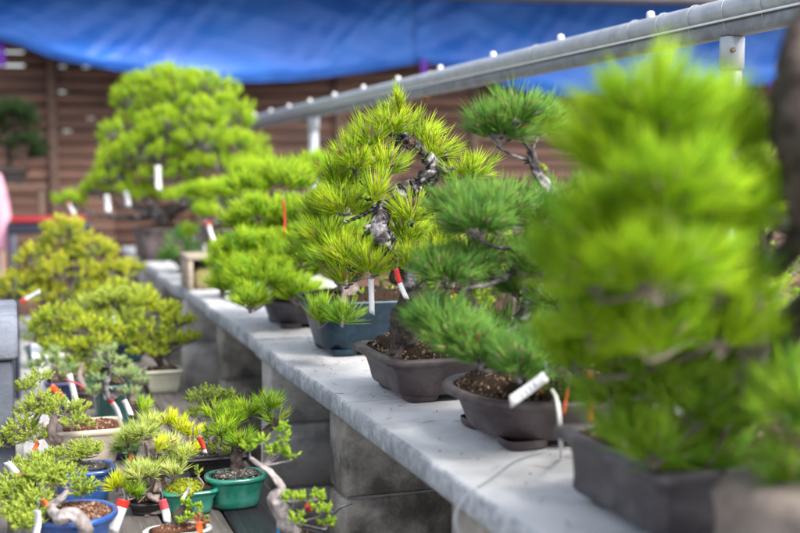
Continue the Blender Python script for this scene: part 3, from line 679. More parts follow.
bonsai('bonsai_pine', 'light green pine with layered pads and a bare right branch in a low dark pot', 'bonsai', on(.715, 2.75),
    dict(kind='oval', a=.14, b=.125, h=.068, m='grey_clay', grains=150),
    [(290,302,2.8,.022),(284,280,2.8,.020),(292,258,2.8,.018),(300,236,2.8,.016),(288,212,2.8,.012),(292,192,2.8,.009)],
    [(285,182,2.8,36,27,24,5),(312,172,2.85,30,22,16,5),(262,212,2.75,36,22,18,4),(300,215,2.75,36,24,20,4),(330,205,2.85,28,20,14,3),(245,245,2.7,22,18,10,3),
     (262,278,2.66,42,30,36,2),(238,268,2.7,26,22,14,2),(285,262,2.68,38,26,24,2),(250,300,2.45,22,14,8,1),(298,292,2.66,26,22,14,1),(315,240,2.7,34,24,18,3),(232,250,2.75,26,18,12,3),(240,272,2.72,28,22,12,2),(236,222,2.8,22,14,8,4),(275,235,2.8,36,26,16,4),(300,270,2.75,30,24,14,2),(222,285,2.7,14,10,5,1),(340,170,2.9,26,20,10,5),(250,185,2.85,30,20,12,5),(325,262,2.75,26,22,10,3),(270,245,2.72,30,24,12,3),(340,190,2.85,26,20,12,5)],
    'pine_light', 'black', 'bark_brown', GRP_B, nmul=1, wmul=1.25, branch_r=.005, hue_mid=.58, dead=16, kmul=2.6, upw=.8)
bonsai('bonsai_pine', 'mid green pine with a drooping shoot over a rounded dark blue glazed pot', 'bonsai', on(.725, 2.31),
    dict(kind='soft', a=.15, b=.125, h=.118, m='teal_dark', grains=200, taper=.038, lip=.006),
    [(352,298,2.36,.020),(346,284,2.36,.018),(336,268,2.36,.016),(342,248,2.36,.014),(352,230,2.36,.012),(345,205,2.36,.009)],
    [(340,205,2.38,34,24,20,5),(322,232,2.34,30,24,18,4),(352,240,2.3,34,26,22,4),(330,262,2.28,30,20,16,3),(368,215,2.4,30,26,18,5),(318,316,2.2,16,14,5,1),(342,316,2.18,12,8,4,1),(300,255,2.36,22,16,8,3)],
    'pine_mid', 'black', 'bark_brown', GRP_B, nmul=1, wmul=1.1, branch_r=.0045, hue_mid=.52, dead=12, kmul=2.2, split=3, bark2='bark_brown')
# focus tree
bonsai('bonsai_pine', 'sharp yellow-green pine with wired gnarled trunk in a brown pot with cut corners', 'bonsai', on(.72, 1.81),
    dict(kind='oct', a=.150, b=.125, h=.077, m='brown_clay', grains=3200, taper=.03, lip=.011, dome=.034),
    [(408,350,1.88,.025),(404,332,1.87,.022),(407,310,1.86,.019),(410,288,1.84,.015),(400,262,1.82,.013),(384,244,1.80,.013),(380,222,1.80,.012),(386,200,1.87,.010),(404,190,1.88,.012),(424,186,1.9,.014),(434,168,1.89,.009),(422,150,1.88,.0075),(406,138,1.87,.006),(398,132,1.87,.006)],
    [(392,125,1.86,30,26,8,13),(372,140,1.86,32,24,10,12),(415,135,1.92,26,24,8,13),(430,150,1.9,24,20,7,11),(355,160,1.84,32,24,11,7),(385,165,1.84,24,20,6,12),(340,178,1.88,30,22,9,7),(400,105,1.88,14,14,3,13),
     (345,205,1.85,36,24,12,7),(372,192,1.82,22,16,5,8),(330,238,1.87,34,22,11,6),(350,255,1.82,38,20,13,5),(372,266,1.80,34,16,9,5),(404,235,1.88,28,18,8,6),(412,212,1.84,24,18,6,8),(410,262,1.82,28,18,8,4),
     (462,172,1.9,28,18,8,10),(472,168,1.92,22,16,5,10),(430,262,1.86,26,20,8,3),(322,214,1.92,28,22,8,7),(440,240,1.92,24,16,7,4),(345,276,1.84,26,12,6,5),(450,225,1.95,24,20,8,9)],
    'pine_yellow', 'black', 'bark_dark', GRP_B, wire=True, nmul=.85, branch_r=.0036, hue_mid=.5, dead=50, upw=.75, wmul=.95, kmul=1.7, split=4, bark2='bark_silver', stubs=20)
bonsai('bonsai_pine', 'dark green pine with a round top pad in an oval brown pot', 'bonsai', on(.750, 1.465),
    dict(kind='oval', a=.162, b=.14, h=.072, m='brown_clay', grains=2400, taper=.035, lip=.010, dome=.034),
    [(552,372,1.6,.028),(546,350,1.6,.024),(526,322,1.6,.020),(536,296,1.6,.015),(522,268,1.6,.014),(528,244,1.6,.012),(546,222,1.62,.010),(552,196,1.62,.009),(536,172,1.62,.007),(534,162,1.62,.006),(530,150,1.62,.006)],
    [(500,128,1.62,42,34,20,9),(535,124,1.65,38,30,16,10),(516,112,1.6,30,24,10,10),(465,206,1.6,40,26,18,6),(500,206,1.58,40,26,18,6),(540,212,1.62,38,26,14,6),(478,222,1.54,40,20,14,5),
     (446,270,1.56,38,26,18,4),(476,262,1.6,34,24,14,4),(540,262,1.58,36,30,16,4),(576,240,1.6,34,30,14,5),(440,320,1.54,34,30,18,2),(462,338,1.5,38,30,20,2),(480,352,1.48,32,22,12,1),
     (540,350,1.46,44,26,26,1),(575,352,1.46,40,30,20,1),(520,365,1.42,34,20,12,1),(560,300,1.6,34,28,14,3),(590,300,1.62,34,30,12,3),(600,350,1.5,30,28,12,1),(560,200,1.7,34,30,10,6),(520,285,1.68,34,24,10,3),(500,330,1.62,34,20,10,2),(590,200,1.68,30,30,8,6)],
    'pine_deep', 'black', 'bark_dark', GRP_B, wire=False, nmul=1.15, Lmul=.9, branch_r=.0045, hue_mid=.5, upw=.5, wmul=.9, dead=20, kmul=2.1, split=3, bark2='bark_silver', stubs=10)
bonsai('bonsai_pine', 'large blurred bright green pine nearest the camera in a grey-brown box pot', 'bonsai', on(.737, 1.045),
    dict(kind='rect', a=.148, b=.118, h=.085, m='grey_clay', grains=500, taper=.018, lip=.012),
    [(722,478,1.2,.024),(728,440,1.18,.018),(742,400,1.14,.016),(752,360,1.1,.014),(754,320,1.08,.013),(742,290,1.05,.011),(722,260,1.02,.010),(705,220,1.0,.008),(690,170,.98,.006)],
    [(655,108,.94,80,66,30,8),(592,150,.98,46,44,10,7),(728,128,1.0,50,46,12,8),(745,190,1.0,44,50,12,7),(625,148,.96,62,56,18,8),(700,143,.98,74,66,24,8),(665,188,.9,88,62,30,7),(612,223,.94,66,60,20,7),(720,213,.98,66,62,22,7),(655,263,.9,86,52,28,6),(598,268,.95,54,40,12,6),(720,273,1.0,50,36,14,6),
     (590,315,1.0,44,40,12,5),(650,332,.98,60,32,12,5),(720,325,1.0,50,40,10,5),(570,255,1.0,36,40,8,6),(575,350,1.1,36,34,8,4),(775,350,1.15,36,40,8,4),
     (650,375,1.12,56,40,18,4,'pine_mid'),(695,400,1.10,66,46,24,3,'pine_mid'),(655,440,1.1,50,32,16,3,'pine_mid'),(700,455,1.12,46,26,12,3,'pine_mid'),(625,430,1.12,34,26,8,3,'pine_mid'),(738,415,1.14,50,38,14,3,'pine_mid'),(690,355,1.14,50,36,12,4,'pine_mid'),(615,385,1.12,36,28,8,3,'pine_mid'),(640,330,1.1,56,30,12,5,'pine_mid'),(700,325,1.1,60,30,12,5,'pine_mid'),(600,340,1.12,40,28,8,5,'pine_mid'),(750,380,1.15,40,36,10,4,'pine_mid')],
    'pine_near', 'black', 'bark_brown', GRP_B, nmul=1.1, Lmul=1.15, branch_r=.0036, hue_mid=.5, low=-.4, upw=.7, kmul=1.25)
bonsai('bonsai_pine', 'pine with a thick dark trunk cut off by the right edge', 'bonsai', on(.87, .68),
    dict(kind='oval', a=.13, b=.10, h=.07, m='dark_clay', grains=60),
    [(1010,420,1.0,.035),(960,380,1.0,.032),(900,320,.98,.030),(850,260,.96,.022),(818,200,.94,.021),(804,150,.93,.022),(804,90,.93,.025),(812,40,.94,.022),(840,-10,.95,.02)],
    [(800,400,.98,52,50,26,2,'pine_mid'),(840,420,.98,60,50,22,2,'pine_mid'),(815,215,1.0,34,30,12,4),(900,60,.95,90,60,24,8),(850,-50,.95,90,50,24,8),(790,470,1.0,40,26,12,1,'pine_mid'),(765,220,1.25,40,44,16,4),(752,300,1.3,40,44,14,3),(775,340,1.2,40,40,14,3),(760,170,1.3,26,34,8,4)],
    'pine_near', 'black', 'bark_dark', GRP_B, nmul=.9, branch_r=.007, hue_mid=.5, low=-.4)
# stone
sb = MB(); loft(sb, (0,0,0), 'soft', [(.012,0),(.0,.012),(.004,.06),(.0,.085),(.010,.10),(.03,.106),(.055,.107)], .06, .085, .2, 28)
V = sb.v[0]; V += rng.normal(0,.0018,V.shape)
so = sb.build('stone_block', M['stone'], None, True); c_ = Gz(800, 590, BZ); so.location = (.668, .80, BZ); tag(so, 'rough pinkish stone block on the bench in the lower right corner', 'stone')

# ================================================================== SMALL BONSAI ON THE LOW SHELF
def son(px, py): q = Gz(px, py, SZ); return (float(q[0]), float(q[1]), SZ+.0005)
def dS(px, py): q = Gz(px, py, SZ); return float(np.dot(q-EYE, FW))
def small(label, px, py, kind, wpx, bscale, hpx, m, trunk, pads, fol, style, bark='bark', rot=0, cat='bonsai', name='small_bonsai', **kw):
    c = son(px, py); d = dS(px, py); a = wpx*d/FPX/2; h = hpx*d/FPX
    potkw = dict(kind=kind, a=a, b=a*bscale, h=h, m=m, rot=rot, taper=a*kw.pop('taper', .25), lip=.0035, soil=kw.pop('soil','soil'), grains=kw.pop('grains',220), dome=.008, feet=kw.pop('feet', False))
    if 'moss' in kw: mo = kw.pop('moss'); potkw['moss'] = tuple(v*d/FPX for v in mo)
    T = [(x, y, d+dd, r) for x,y,dd,r in trunk]; PD = [(q[0], q[1], d+q[2], *q[3:]) for q in pads]
    return bonsai(name, label, cat, c, potkw, T, PD, fol, style, bark, GRP_S, **kw)
small('little pine with black trunk in a round jade green glazed pot', 236, 506, 'oval', 62, .8, 33, 'green',
    [(236,488,0,.012),(236,470,0,.011),(237,455,0,.010),(240,446,0,.009),(258,438,0,.007),(270,428,0,.006),(278,418,0,.004)],
    [(232,422,0,22,22,10,3),(250,410,.02,20,22,8,4),(222,430,-.02,20,18,7,3),(240,440,-.03,22,14,6,3),(268,404,0,18,18,6,6),(275,418,0,12,10,3,6),(215,412,.03,18,18,6,3)],
    'pine_light', 'brushl', 'bark_dark', hue_mid=.5, grains=420, branch_r=.003, nmul=.8, soil='soil_grey', kmul=1.3)
small('scaly olive juniper in the dark rectangular pot behind the jade green pot', 214, 474, 'rect', 64, .5, 20, 'dark_clay',
    [(205,458,0,.008),(212,445,.0,.007),(222,432,0,.006),(214,418,0,.005),(206,405,0,.004)],
    [(202,400,0,14,12,30),(200,416,0,13,10,24),(216,396,0,12,9,18),(208,436,-.02,18,9,30),(222,450,-.03,14,8,20),(226,404,.02,14,14,22),(200,448,-.02,10,6,12)],
    'jun', 'jun', 'bark_brown', hue_mid=.35, soil='soil_grey', grains=420, branch_r=.0022)
small('low green rectangular pot holding a yellow-green moss mound', 190, 514, 'soft', 56, .6, 26, 'green',
    [(200,496,0,.002),(203,484,0,.0016),(198,476,0,.0012)], [(198,474,0,4,3,3)], 'jun', 'jun', 'bark_brown', name='moss_pot', cat='moss pot', moss=(-5,0,18,11), grains=120)
small('five-needle pine with pale and lime brush tufts in the centre of the shelf', 152, 512, 'oval', 52, .7, 13, 'dark_clay',
    [(158,504,0,.016),(160,492,-.01,.013),(158,478,0,.011),(152,466,0,.009),(150,452,0,.007),(146,440,.0,.006)],
    [(128,440,0,18,20,6,5),(142,432,-.01,18,20,6,5),(152,424,.03,18,18,5,5),(170,446,-.01,20,18,7,4),(182,455,-.01,18,18,6,4),(150,470,-.03,20,16,6,3),(138,474,-.04,20,16,6,3),(175,470,-.03,20,14,5,3),(165,462,0,16,14,4,4),
     (182,428,.02,14,14,4,5,'pine_lime','brush'),(192,432,.02,12,14,3,5,'pine_lime','brush'),(167,420,.03,12,12,3,5,'pine_lime','brush'),(156,448,-.04,10,13,2,4,'pine_lime','brush'),(188,450,-.01,10,11,2,4,'pine_lime','brush'),
     (116,484,-.04,15,18,6,2,'pine_lime','brush'),(128,490,-.05,14,14,4,2,'pine_light','brush'),(138,494,-.04,12,10,3,2,'pine_light','brush'),(140,408,.05,12,10,3,5,'pine_light','brush')],
    'pine_white', 'brushl', 'bark_brown', hue_mid=.55, branch_r=.0034, dead=14, grains=300, upw=.9, Lmul=.9, nmul=1, kmul=1.7, stubs=6)
small('sprouting sapling with bare dark trunk in a white and blue oval pot', 178, 548, 'oval', 68, .6, 20, 'white_glaze',
    [(176,526,0,.008),(178,514,0,.007),(186,508,0,.006),(192,512,0,.004)],
    [(190,505,0,12,9,7),(198,516,-.02,11,9,6),(186,520,-.02,8,6,4),(203,522,-.03,9,8,5,None,'leaf_orange')], 'leaf', 'leafs', 'bark_dark', hue_mid=.5, soil='soil_red', grains=400, branch_r=.002)
small('leafy sapling with pale twisted trunk and one red bloom', 298, 572, 'round', 56, 1.0, 36, 'dark_clay',
    [(292,534,0,.013),(286,520,0,.0125),(275,500,0,.010),(281,488,.0,.0055),(272,474,0,.0042),(262,466,0,.0035),(250,458,0,.0025)],
    [(250,448,0,11,7,9,6),(262,442,0,8,7,6,5),(284,430,0,9,9,9,5),(278,452,0,11,8,9,5),(290,456,0,8,8,6,5),(270,452,0,8,6,5,5),(293,500,-.02,14,11,13,1),(312,498,-.02,15,9,12,1),(320,510,-.02,12,12,12,1),(300,520,-.03,16,9,12,1),(326,524,0,8,10,8,1),(284,440,.0,9,8,6,5)],
    'leaf', 'leafs', 'bark_pale', hue_mid=.55, branch_r=.0022, grains=150,
    extra=lambda root, tp: (lambda mb: (tufts(mb, np.array([P(308,510,1.62)]), np.array([[0.2,-.6,.7]]), 12, .011, .006, .002, 10, 60, midw=1.4, thick=.001), mb.build('flower', M['tape_red'], root)))(MB()))
small('juniper with a smooth silver bent trunk in the front blue round pot', 76, 550, 'round', 84, 1.0, 40, 'blue',
    [(86,540,-.08,.010),(82,522,-.09,.009),(72,514,-.09,.0095),(58,518,-.08,.008),(52,508,-.03,.006),(64,496,-.02,.005),(70,488,0,.004)],
    [(66,480,0,16,9,20,6),(84,492,0,9,10,14,6),(50,476,.0,16,10,24,6),(36,500,-.03,14,9,22,4),(24,516,-.04,20,12,30,4),(14,498,0,18,14,34,5),(34,482,.02,22,14,40,5),(28,525,-.06,14,8,18,4)],
    'jun', 'junl', 'bark_pale', hue_mid=.5, soil='soil_red', grains=900, kmul=1.2, nmul=.65, stubs=3, branch_r=.003, feet=True, Lmul=.9)
small('bushy low juniper in the second blue pot behind the front blue pot', 84, 500, 'soft', 62, .8, 34, 'blue',
    [(78,466,0,.009),(74,456,0,.008),(66,450,0,.007),(58,452,0,.006)],
    [(84,450,0,16,8,24),(68,456,-.02,18,8,24),(50,460,-.02,20,8,24),(98,452,-.02,10,6,10),(34,468,-.02,22,12,36),(14,482,-.02,20,10,30),(60,474,-.03,20,8,26)],
    'jun', 'jun', 'bark_brown', hue_mid=.6, soil='soil_grey', branch_r=.0025, kmul=1.3, nmul=.8, stubs=8)
small('green juniper with curling dark trunk in a cream eight-sided pot', 84, 462, 'oct', 78, .8, 38, 'cream',
    [(56,428,-.04,.010),(58,442,-.10,.008),(52,434,-.12,.008),(54,418,-.12,.007),(46,404,-.1,.006),(38,398,-.1,.005)],
    [(62,410,-.12,22,10,44,4),(44,402,-.1,18,9,34,5),(76,424,-.12,14,9,26,3),(30,412,-.1,16,10,30,5),(22,430,-.12,16,12,34,4),(10,442,-.12,16,12,34,4),(34,438,-.12,16,9,26,3),(26,388,-.08,11,7,16,5),(80,412,-.1,12,8,16,4),(40,378,-.05,12,8,14,5)],
    'jun', 'jun', 'bark_brown', hue_mid=.62, branch_r=.003, grains=240, kmul=1.3, nmul=.8, stubs=8, soil='soil_red')
small('dark spiky little pine in a navy pot with one blue bead', 124, 458, 'soft', 34, .9, 26, 'navy',
    [(124,438,0,.006),(124,446,-.03,.005),(130,440,-.03,.004)], [(124,446,-.05,16,10,8),(136,450,-.05,12,8,5),(116,440,-.03,12,8,4)], 'pine_deep', 'brush', 'bark_dark', hue_mid=.2, branch_r=.002, nmul=.7)
small('grey-green needled bonsai with a pale twisted trunk in a dark teal square pot', 112, 424, 'soft', 42, .9, 42, 'green_dark',
    [(112,386,0,.008),(118,392,-.06,.007),(108,398,-.08,.007),(106,384,-.08,.006),(112,372,-.06,.005)],
    [(112,362,-.04,20,12,20,4),(126,376,-.05,16,12,16,4),(98,378,-.05,13,10,12,4),(94,392,-.06,13,9,12,3),(130,392,-.06,12,8,8,3),(108,350,-.02,12,8,9,4)],
    'jun_blue', 'brush', 'bark_silver', hue_mid=.5, branch_r=.0028, Lmul=.7, nmul=.7)
small('round grey-green bonsai in a navy square pot', 62, 410, 'soft', 34, .9, 30, 'navy',
    [(60,384,0,.007),(56,374,0,.006),(54,366,0,.005)],
    [(50,360,0,16,10,16),(66,368,-.02,12,9,10),(38,366,0,14,8,10),(56,352,.02,12,8,8),(40,376,-.03,10,6,6)], 'jun_blue', 'brush', 'bark_brown', hue_mid=.4, branch_r=.0028, Lmul=.7, nmul=.7)
small('yellow-green bonsai in a bright green rectangular pot', 92, 398, 'rect', 30, .7, 22, 'green',
    [(88,378,0,.008),(84,364,0,.007),(80,350,0,.006),(74,336,0,.005)],
    [(60,318,0,24,12,32),(44,330,.0,16,12,22),(84,328,0,20,11,26),(94,345,-.02,18,11,22),(70,348,-.02,20,9,22),(56,345,0,18,10,20),(104,330,0,14,9,16)], 'jun_yellow', 'junl', 'bark_brown', hue_mid=.45, branch_r=.003, Lmul=.85, kmul=2.2, nmul=.8)
small('spreading yellow-green bonsai in a beige tray pot beside the pier', 163, 392, 'rect', 38, .8, 24, 'beige',
    [(162,368,0,.010),(158,358,0,.009),(150,348,0,.008),(152,332,0,.007),(146,318,0,.005)],
    [(146,304,0,15,11,22),(164,312,0,16,11,22),(178,322,0,16,10,20),(188,340,0,14,7,14),(150,330,-.02,22,12,30),(132,342,-.02,16,10,20),(170,342,-.02,16,10,18),(150,352,-.03,20,9,20),(126,326,0,14,9,14)],
    'jun_yellow', 'junl', 'bark_dark', hue_mid=.5, branch_r=.0032, Lmul=.85, kmul=2.2, nmul=.8)
small('tall loose yellow-green juniper in the middle of the shelf', 112, 384, 'round', 40, 1, 24, 'dark_clay',
    [(112,360,0,.010),(116,344,0,.009),(108,326,0,.008),(114,308,0,.006),(110,296,0,.005)],
    [(112,300,0,18,12,26),(90,306,0,20,12,28),(130,300,0,16,12,22),(100,322,0,22,12,30),(126,318,0,18,10,22),(80,322,0,18,12,22),(118,338,-.02,20,10,24)],
    'jun', 'junl', 'bark_silver', hue_mid=.65, branch_r=.0032, kmul=2.8, nmul=.8, Lmul=.9)
small('large ochre-yellow juniper furthest along the shelf', 76, 338, 'soft', 60, .8, 28, 'brown_clay',
    [(76,312,0,.020),(70,296,0,.018),(80,276,0,.015),(72,256,0,.012),(70,238,0,.008)],
    [(66,234,0,26,20,34),(44,258,0,30,18,36),(92,252,0,26,18,30),(24,284,0,26,16,28),(70,272,-.03,34,20,44),(112,272,0,22,14,24),(100,292,-.02,28,14,30),(50,296,-.02,30,14,30),(130,268,.1,16,9,12),(10,294,0,18,10,14)],
    'jun_ochre', 'junl', 'bark_silver', hue_mid=.55, branch_r=.005, Lmul=1.3, wmul=1.2, kmul=3.8, nmul=.75, low=-.5, upw=.8)
# two bare roots peeping: filler sapling between the back pots
small('small olive bonsai in a green pot behind the ochre tags', 40, 368, 'round', 30, 1, 22, 'green_dark',
    [(38,350,0,.007),(36,338,0,.006),(36,326,0,.005)], [(36,322,0,14,9,16),(46,336,0,12,8,12),(32,340,0,10,8,10)], 'jun', 'junl', 'bark_brown', hue_mid=.35, branch_r=.003)

small('low grey-green spreading bonsai between the navy pot and the beige tray pot', 136, 418, 'oval', 30, .8, 14, 'brown_clay',
    [(134,404,0,.007),(130,394,0,.006),(128,384,0,.005)],
    [(126,372,.1,16,9,16),(140,380,.1,12,8,10),(112,382,.12,12,8,12)], 'jun_blue', 'brush', 'bark_brown', hue_mid=.5, Lmul=.65, nmul=.7, branch_r=.002)
small('olive bonsai with a forked trunk just behind the dark teal square pot', 86, 408, 'round', 26, 1, 18, 'brown_clay',
    [(84,388,.05,.007),(80,376,.06,.006),(82,364,.08,.005)],
    [(72,362,.1,20,10,28),(90,352,.12,18,9,24),(60,376,.08,14,8,16),(88,372,.1,12,8,12),(56,352,.12,16,9,18)], 'jun', 'junl', 'bark_brown', hue_mid=.55, nmul=.8, kmul=1.3, branch_r=.0026)
small('yellowish bonsai with tiny leaves behind the tall loose juniper', 128, 362, 'oval', 36, .8, 20, 'teal_dark',
    [(128,344,0,.009),(124,330,0,.008),(130,314,0,.006),(124,300,0,.005)],
    [(118,290,0,18,11,26),(138,296,0,18,11,26),(104,306,0,18,11,22),(148,310,0,14,10,18),(126,312,-.02,20,12,26),(96,322,0,16,10,20)], 'jun_yellow', 'junl', 'bark_silver', hue_mid=.55, kmul=1.7, nmul=.8, branch_r=.003)
# leafy shrubs rooted in the yard behind the rail
def shrub(cx, x0, x1, y0, y1, d0, label, n=9):
    c = P(cx, 300, d0+.2); c[2] = 0
    root = thing('garden_shrub', c, label, 'shrub', 'shrubs behind the bench')
    tb, fb = MB(), MB(); PS = []
    for k in range(n):
        tgt = P(rng.uniform(x0,x1), rng.uniform(y0,y1), rng.uniform(d0,d0+.4)); b0 = c+np.array([rng.normal(0,.04), rng.normal(0,.04), 0])
        pth = np.array([b0, b0+[0,0,.35], (b0+tgt)/2+[0,0,.25], tgt]); tb.tube(pth, [.012,.010,.008,.004], 7, 5, rough=.1)
        for j in range(34):
            q = tgt+rng.normal(0,1,3)*[.085,.06,.065]; tb.tube(bez(tgt, q, 3, .1), .0014, 4, 1); PS.append(q)
    PS = np.array(PS); tufts(fb, PS, unit(rng.normal(size=PS.shape)+[0,0,.6]), 12, .024, .009, .025, 15, 75, midw=1.3, thick=.0012, basew=.2)
    fb.build('foliage', M['leaf'], root); tb.build('stem', M['bark_brown'], root)
shrub(490, 425, 560, 225, 320, 2.5, 'small-leaved yellow-green shrub showing between the two pines behind the bench', 11)
shrub(680, 570, 800, 240, 400, 2.6, 'loose green shrub mostly hidden behind the nearest blurred pine', 16)

# ================================================================== TAGS
TG = 'plastic tags hung on the bonsai'
def hang_tag(label, p0, p1, d, wpx, band=None, bandfrac=.35, m='tag_white', stringto=None, marks=0, curve=.1, dd=0):
    a, b = P(p0[0], p0[1], d), P(p1[0], p1[1], d+dd); L = np.linalg.norm(b-a); ax = (b-a)/L
    side = unit(np.cross(ax, FW)+rng.uniform(-.45,.45)*FW); nr = np.cross(side, ax); wd = wpx*d/FPX*.88
    root = thing('plant_tag', a, label, 'plant tag', TG)
    def strip(t0, t1, off, m_, nm, th=.0003, ww=1.0):
        n = 9; V = []
        for t in np.linspace(t0, t1, n):
            c = a+ax*L*t+nr*(L*curve*math.sin(t*math.pi)+off)
            for s1 in (-1, 1):
                for s2 in (-1, 1): V.append(c+side*s1*wd*.5*ww+nr*s2*th+ax*s1*wd*(.28 if t > .98 else 0))
        q = []
        for k in range(n-1):
            i = k*4
            for (u, v) in ((0,1),(1,3),(3,2),(2,0)): q.append([i+u, i+v, i+4+v, i+4+u])
        q += [[0,2,3,1],[(n-1)*4,(n-1)*4+1,(n-1)*4+3,(n-1)*4+2]]
        mb = MB(); mb.add(np.array(V), q); return mb.build(nm, M[m_], root, False)
    curve = curve+rng.uniform(-.04,.08)
    strip(0, 1, 0, m, 'strip')
    if band: strip(-.01, bandfrac, 0, band, 'coloured_band', .0006, 1.05)
    if marks:
        for k in range(marks):
            strip(.3+.5*k/marks, .3+.5*k/marks+.05, 0, 'ink', 'written_mark', .0005, .55)
    top = P(*stringto) if stringto else a+np.array([rng.uniform(-.004,.004),0,.018])
    sb = MB(); sb.tube([a+ax*.002, (a+top)/2+[.002,0,0], top], .0006, 4, 3); sb.build('string', M['wire'], root)
    return root
hang_tag('white tag hanging straight down before the dark blue glazed pot', (371,279), (372,314), 1.80, 6.5, curve=.03)
hang_tag('red-topped white tag on the sharp yellow-green pine', (396,269), (407,299), 1.78, 6, 'tape_red', .45, curve=.04)
hang_tag('broad white tag with faded writing over the oval brown pot', (546,376), (510,402), 1.36, 12, marks=4, curve=.05)
hang_tag('white tag under the pad of the pine with tall brown pot', (208,222), (217,246), 3.8, 4.5, 'tape_red', .12)
hang_tag('white tag hung at the trunk of the domed far pine', (158,166), (159,190), 4.8, 6)
hang_tag('left of two small white tags below the domed far pine', (106,195), (108,212), 4.9, 6)
hang_tag('right of two small white tags below the domed far pine', (125,192), (128,206), 4.9, 6)
hang_tag('white tag with a reddish stem above the ochre juniper', (68,203), (76,220), 4.7, 4, 'tape_orange', .1)
hang_tag('white tag upright in front of the black tapered pot', (225,276), (226,302), 3.2, 5)
hang_tag('short white tag touching the bench before the low dark pot', (250,298), (252,312), 2.45, 6)
hang_tag('red-ended white tag poking out beside the ochre juniper', (22,302), (40,292), 3.2, 5, 'tape_red', .22)
hang_tag('white tag inside the yellow-green shelf bonsai', (113,316), (114,330), 2.9, 4)
hang_tag('white tag with red band before the navy square pot', (51,386), (74,412), 2.45, 7, 'tape_orange', .5)
hang_tag('long white tag curving down beside the navy square pot', (69,374), (78,412), 2.42, 6.5, curve=.12)
hang_tag('pink strip lying across the long white tag', (66,380), (84,388), 2.40, 2.4, None, .2, m='tape_pink')
hang_tag('white tag with red edge on the dark teal pot', (110,400), (120,419), 2.36, 7, 'tape_red', .15)
hang_tag('second white tag right of the red-edged one on the teal pot', (124,400), (131,415), 2.36, 6)
hang_tag('white and red tag over the dark spiky pine', (132,455), (126,467), 1.98, 5, 'tape_orange', .55)
hang_tag('white tag with orange tip poking out at the far left', (19,477), (7,462), 1.75, 7.5, 'tape_orange', .22)
hang_tag('red and white tag twisted round a twig beside the lime tufts', (198,437), (205,453), 1.86, 5.5, 'tape_red', .8)
hang_tag('blue-tipped tag end above the red and white tag', (200,436), (196,440), 1.88, 4, None, .1, m='tape_blue')
hang_tag('long white tag with red block lying on the boards by the front blue pot', (124,500), (112,533), 1.72, 13, 'tape_red', .2, curve=.02)
hang_tag('pink and white tag on the sapling in the white and blue pot', (162,500), (168,522), 1.70, 9, 'tape_pink', .45)
hang_tag('slim white tag slanting over the moss mound', (190,488), (182,500), 1.76, 4)
hang_tag('wide white tag hanging in the front juniper', (37,510), (35,536), 1.55, 9)
hang_tag('orange tag glimpsed inside the front juniper', (42,500), (47,506), 1.62, 6, None, .2, m='tape_orange')
hang_tag('orange and white tag among the curling juniper twigs', (34,450), (38,442), 2.0, 5, None, .2, m='tape_orange')
hang_tag('bright blue tag stub at the foot of the pale twisted sapling', (281,527), (281,536), 1.60, 9, None, .2, m='tape_blue')
hang_tag('orange tag beside the sprouting sapling', (199,522), (200,533), 1.62, 7, None, .2, m='tape_orange')
hang_tag('slim orange strip standing behind the grey-brown box pot', (590,372), (591,424), 1.33, 5.5, None, .2, m='tape_orange', curve=.02)
hang_tag('thin faded orange strip next to the white cord', (568,388), (564,414), 1.36, 2.5, None, .2, m='tape_orange', curve=.02)
hang_tag('thin red strip dangling from the bare branch of the layered pine', (283,200), (284,236), 2.66, 2.6, None, .2, m='tape_red', curve=.02)
cable('white_cord', [P(552,390,1.40), P(556,397,1.375), P(559,412,1.34), P(560,430,1.345), P(561,445,1.38), Gz(561,457,BZ+.003)], .0024, 'cord', 'white cord hanging over the front of the oval brown pot', 'cord')

# ================================================================== FAR LEFT: stand with dark pine, red table, person
dp = P(8, 168, 6.9); 
sz0 = dp[2]-.10
stand = thing('plant_stand', (dp[0], dp[1], 0), 'dark wooden stand carrying the shaded pine', 'stand')
b_ = MB(); b_.bbox((dp[0]-.22, dp[1]-.15, sz0-.03), (dp[0]+.22, dp[1]+.15, sz0), .004); b_.build('top', M['stand_wood'], stand, False)
for sx in (-1,1):
    for sy_ in (-1,1):
        b_ = MB(); b_.bbox((dp[0]+sx*.19-.02, dp[1]+sy_*.12-.02, 0), (dp[0]+sx*.19+.02, dp[1]+sy_*.12+.02, sz0-.031), .003); b_.build('leg', M['stand_wood'], stand, False)
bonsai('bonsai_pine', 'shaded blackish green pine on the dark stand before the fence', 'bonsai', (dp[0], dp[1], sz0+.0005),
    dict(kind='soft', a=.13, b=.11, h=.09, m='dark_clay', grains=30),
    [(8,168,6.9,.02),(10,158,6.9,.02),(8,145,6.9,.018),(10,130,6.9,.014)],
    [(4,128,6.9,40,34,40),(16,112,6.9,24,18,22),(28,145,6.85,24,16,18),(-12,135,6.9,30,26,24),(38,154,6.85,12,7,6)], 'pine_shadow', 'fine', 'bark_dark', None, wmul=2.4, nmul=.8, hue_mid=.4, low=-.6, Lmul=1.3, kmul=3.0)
rt0 = P(48, 219, 6.3)
rt = thing('red_table', (rt0[0], rt0[1], 0), 'low red-topped table with dark apron before the fence', 'table')
zt_ = float(rt0[2])
b_ = MB(); b_.bbox((rt0[0]-.20, rt0[1]-.18, zt_-.012), (rt0[0]+.20, rt0[1]+.18, zt_+.014), .004); b_.build('table_top', M['red_paint'], rt, False)
b_ = MB(); b_.bbox((rt0[0]-.22, rt0[1]-.16, zt_-.07), (rt0[0]+.22, rt0[1]+.16, zt_-.013), .004); b_.build('apron', M['navy_paint'], rt, False)
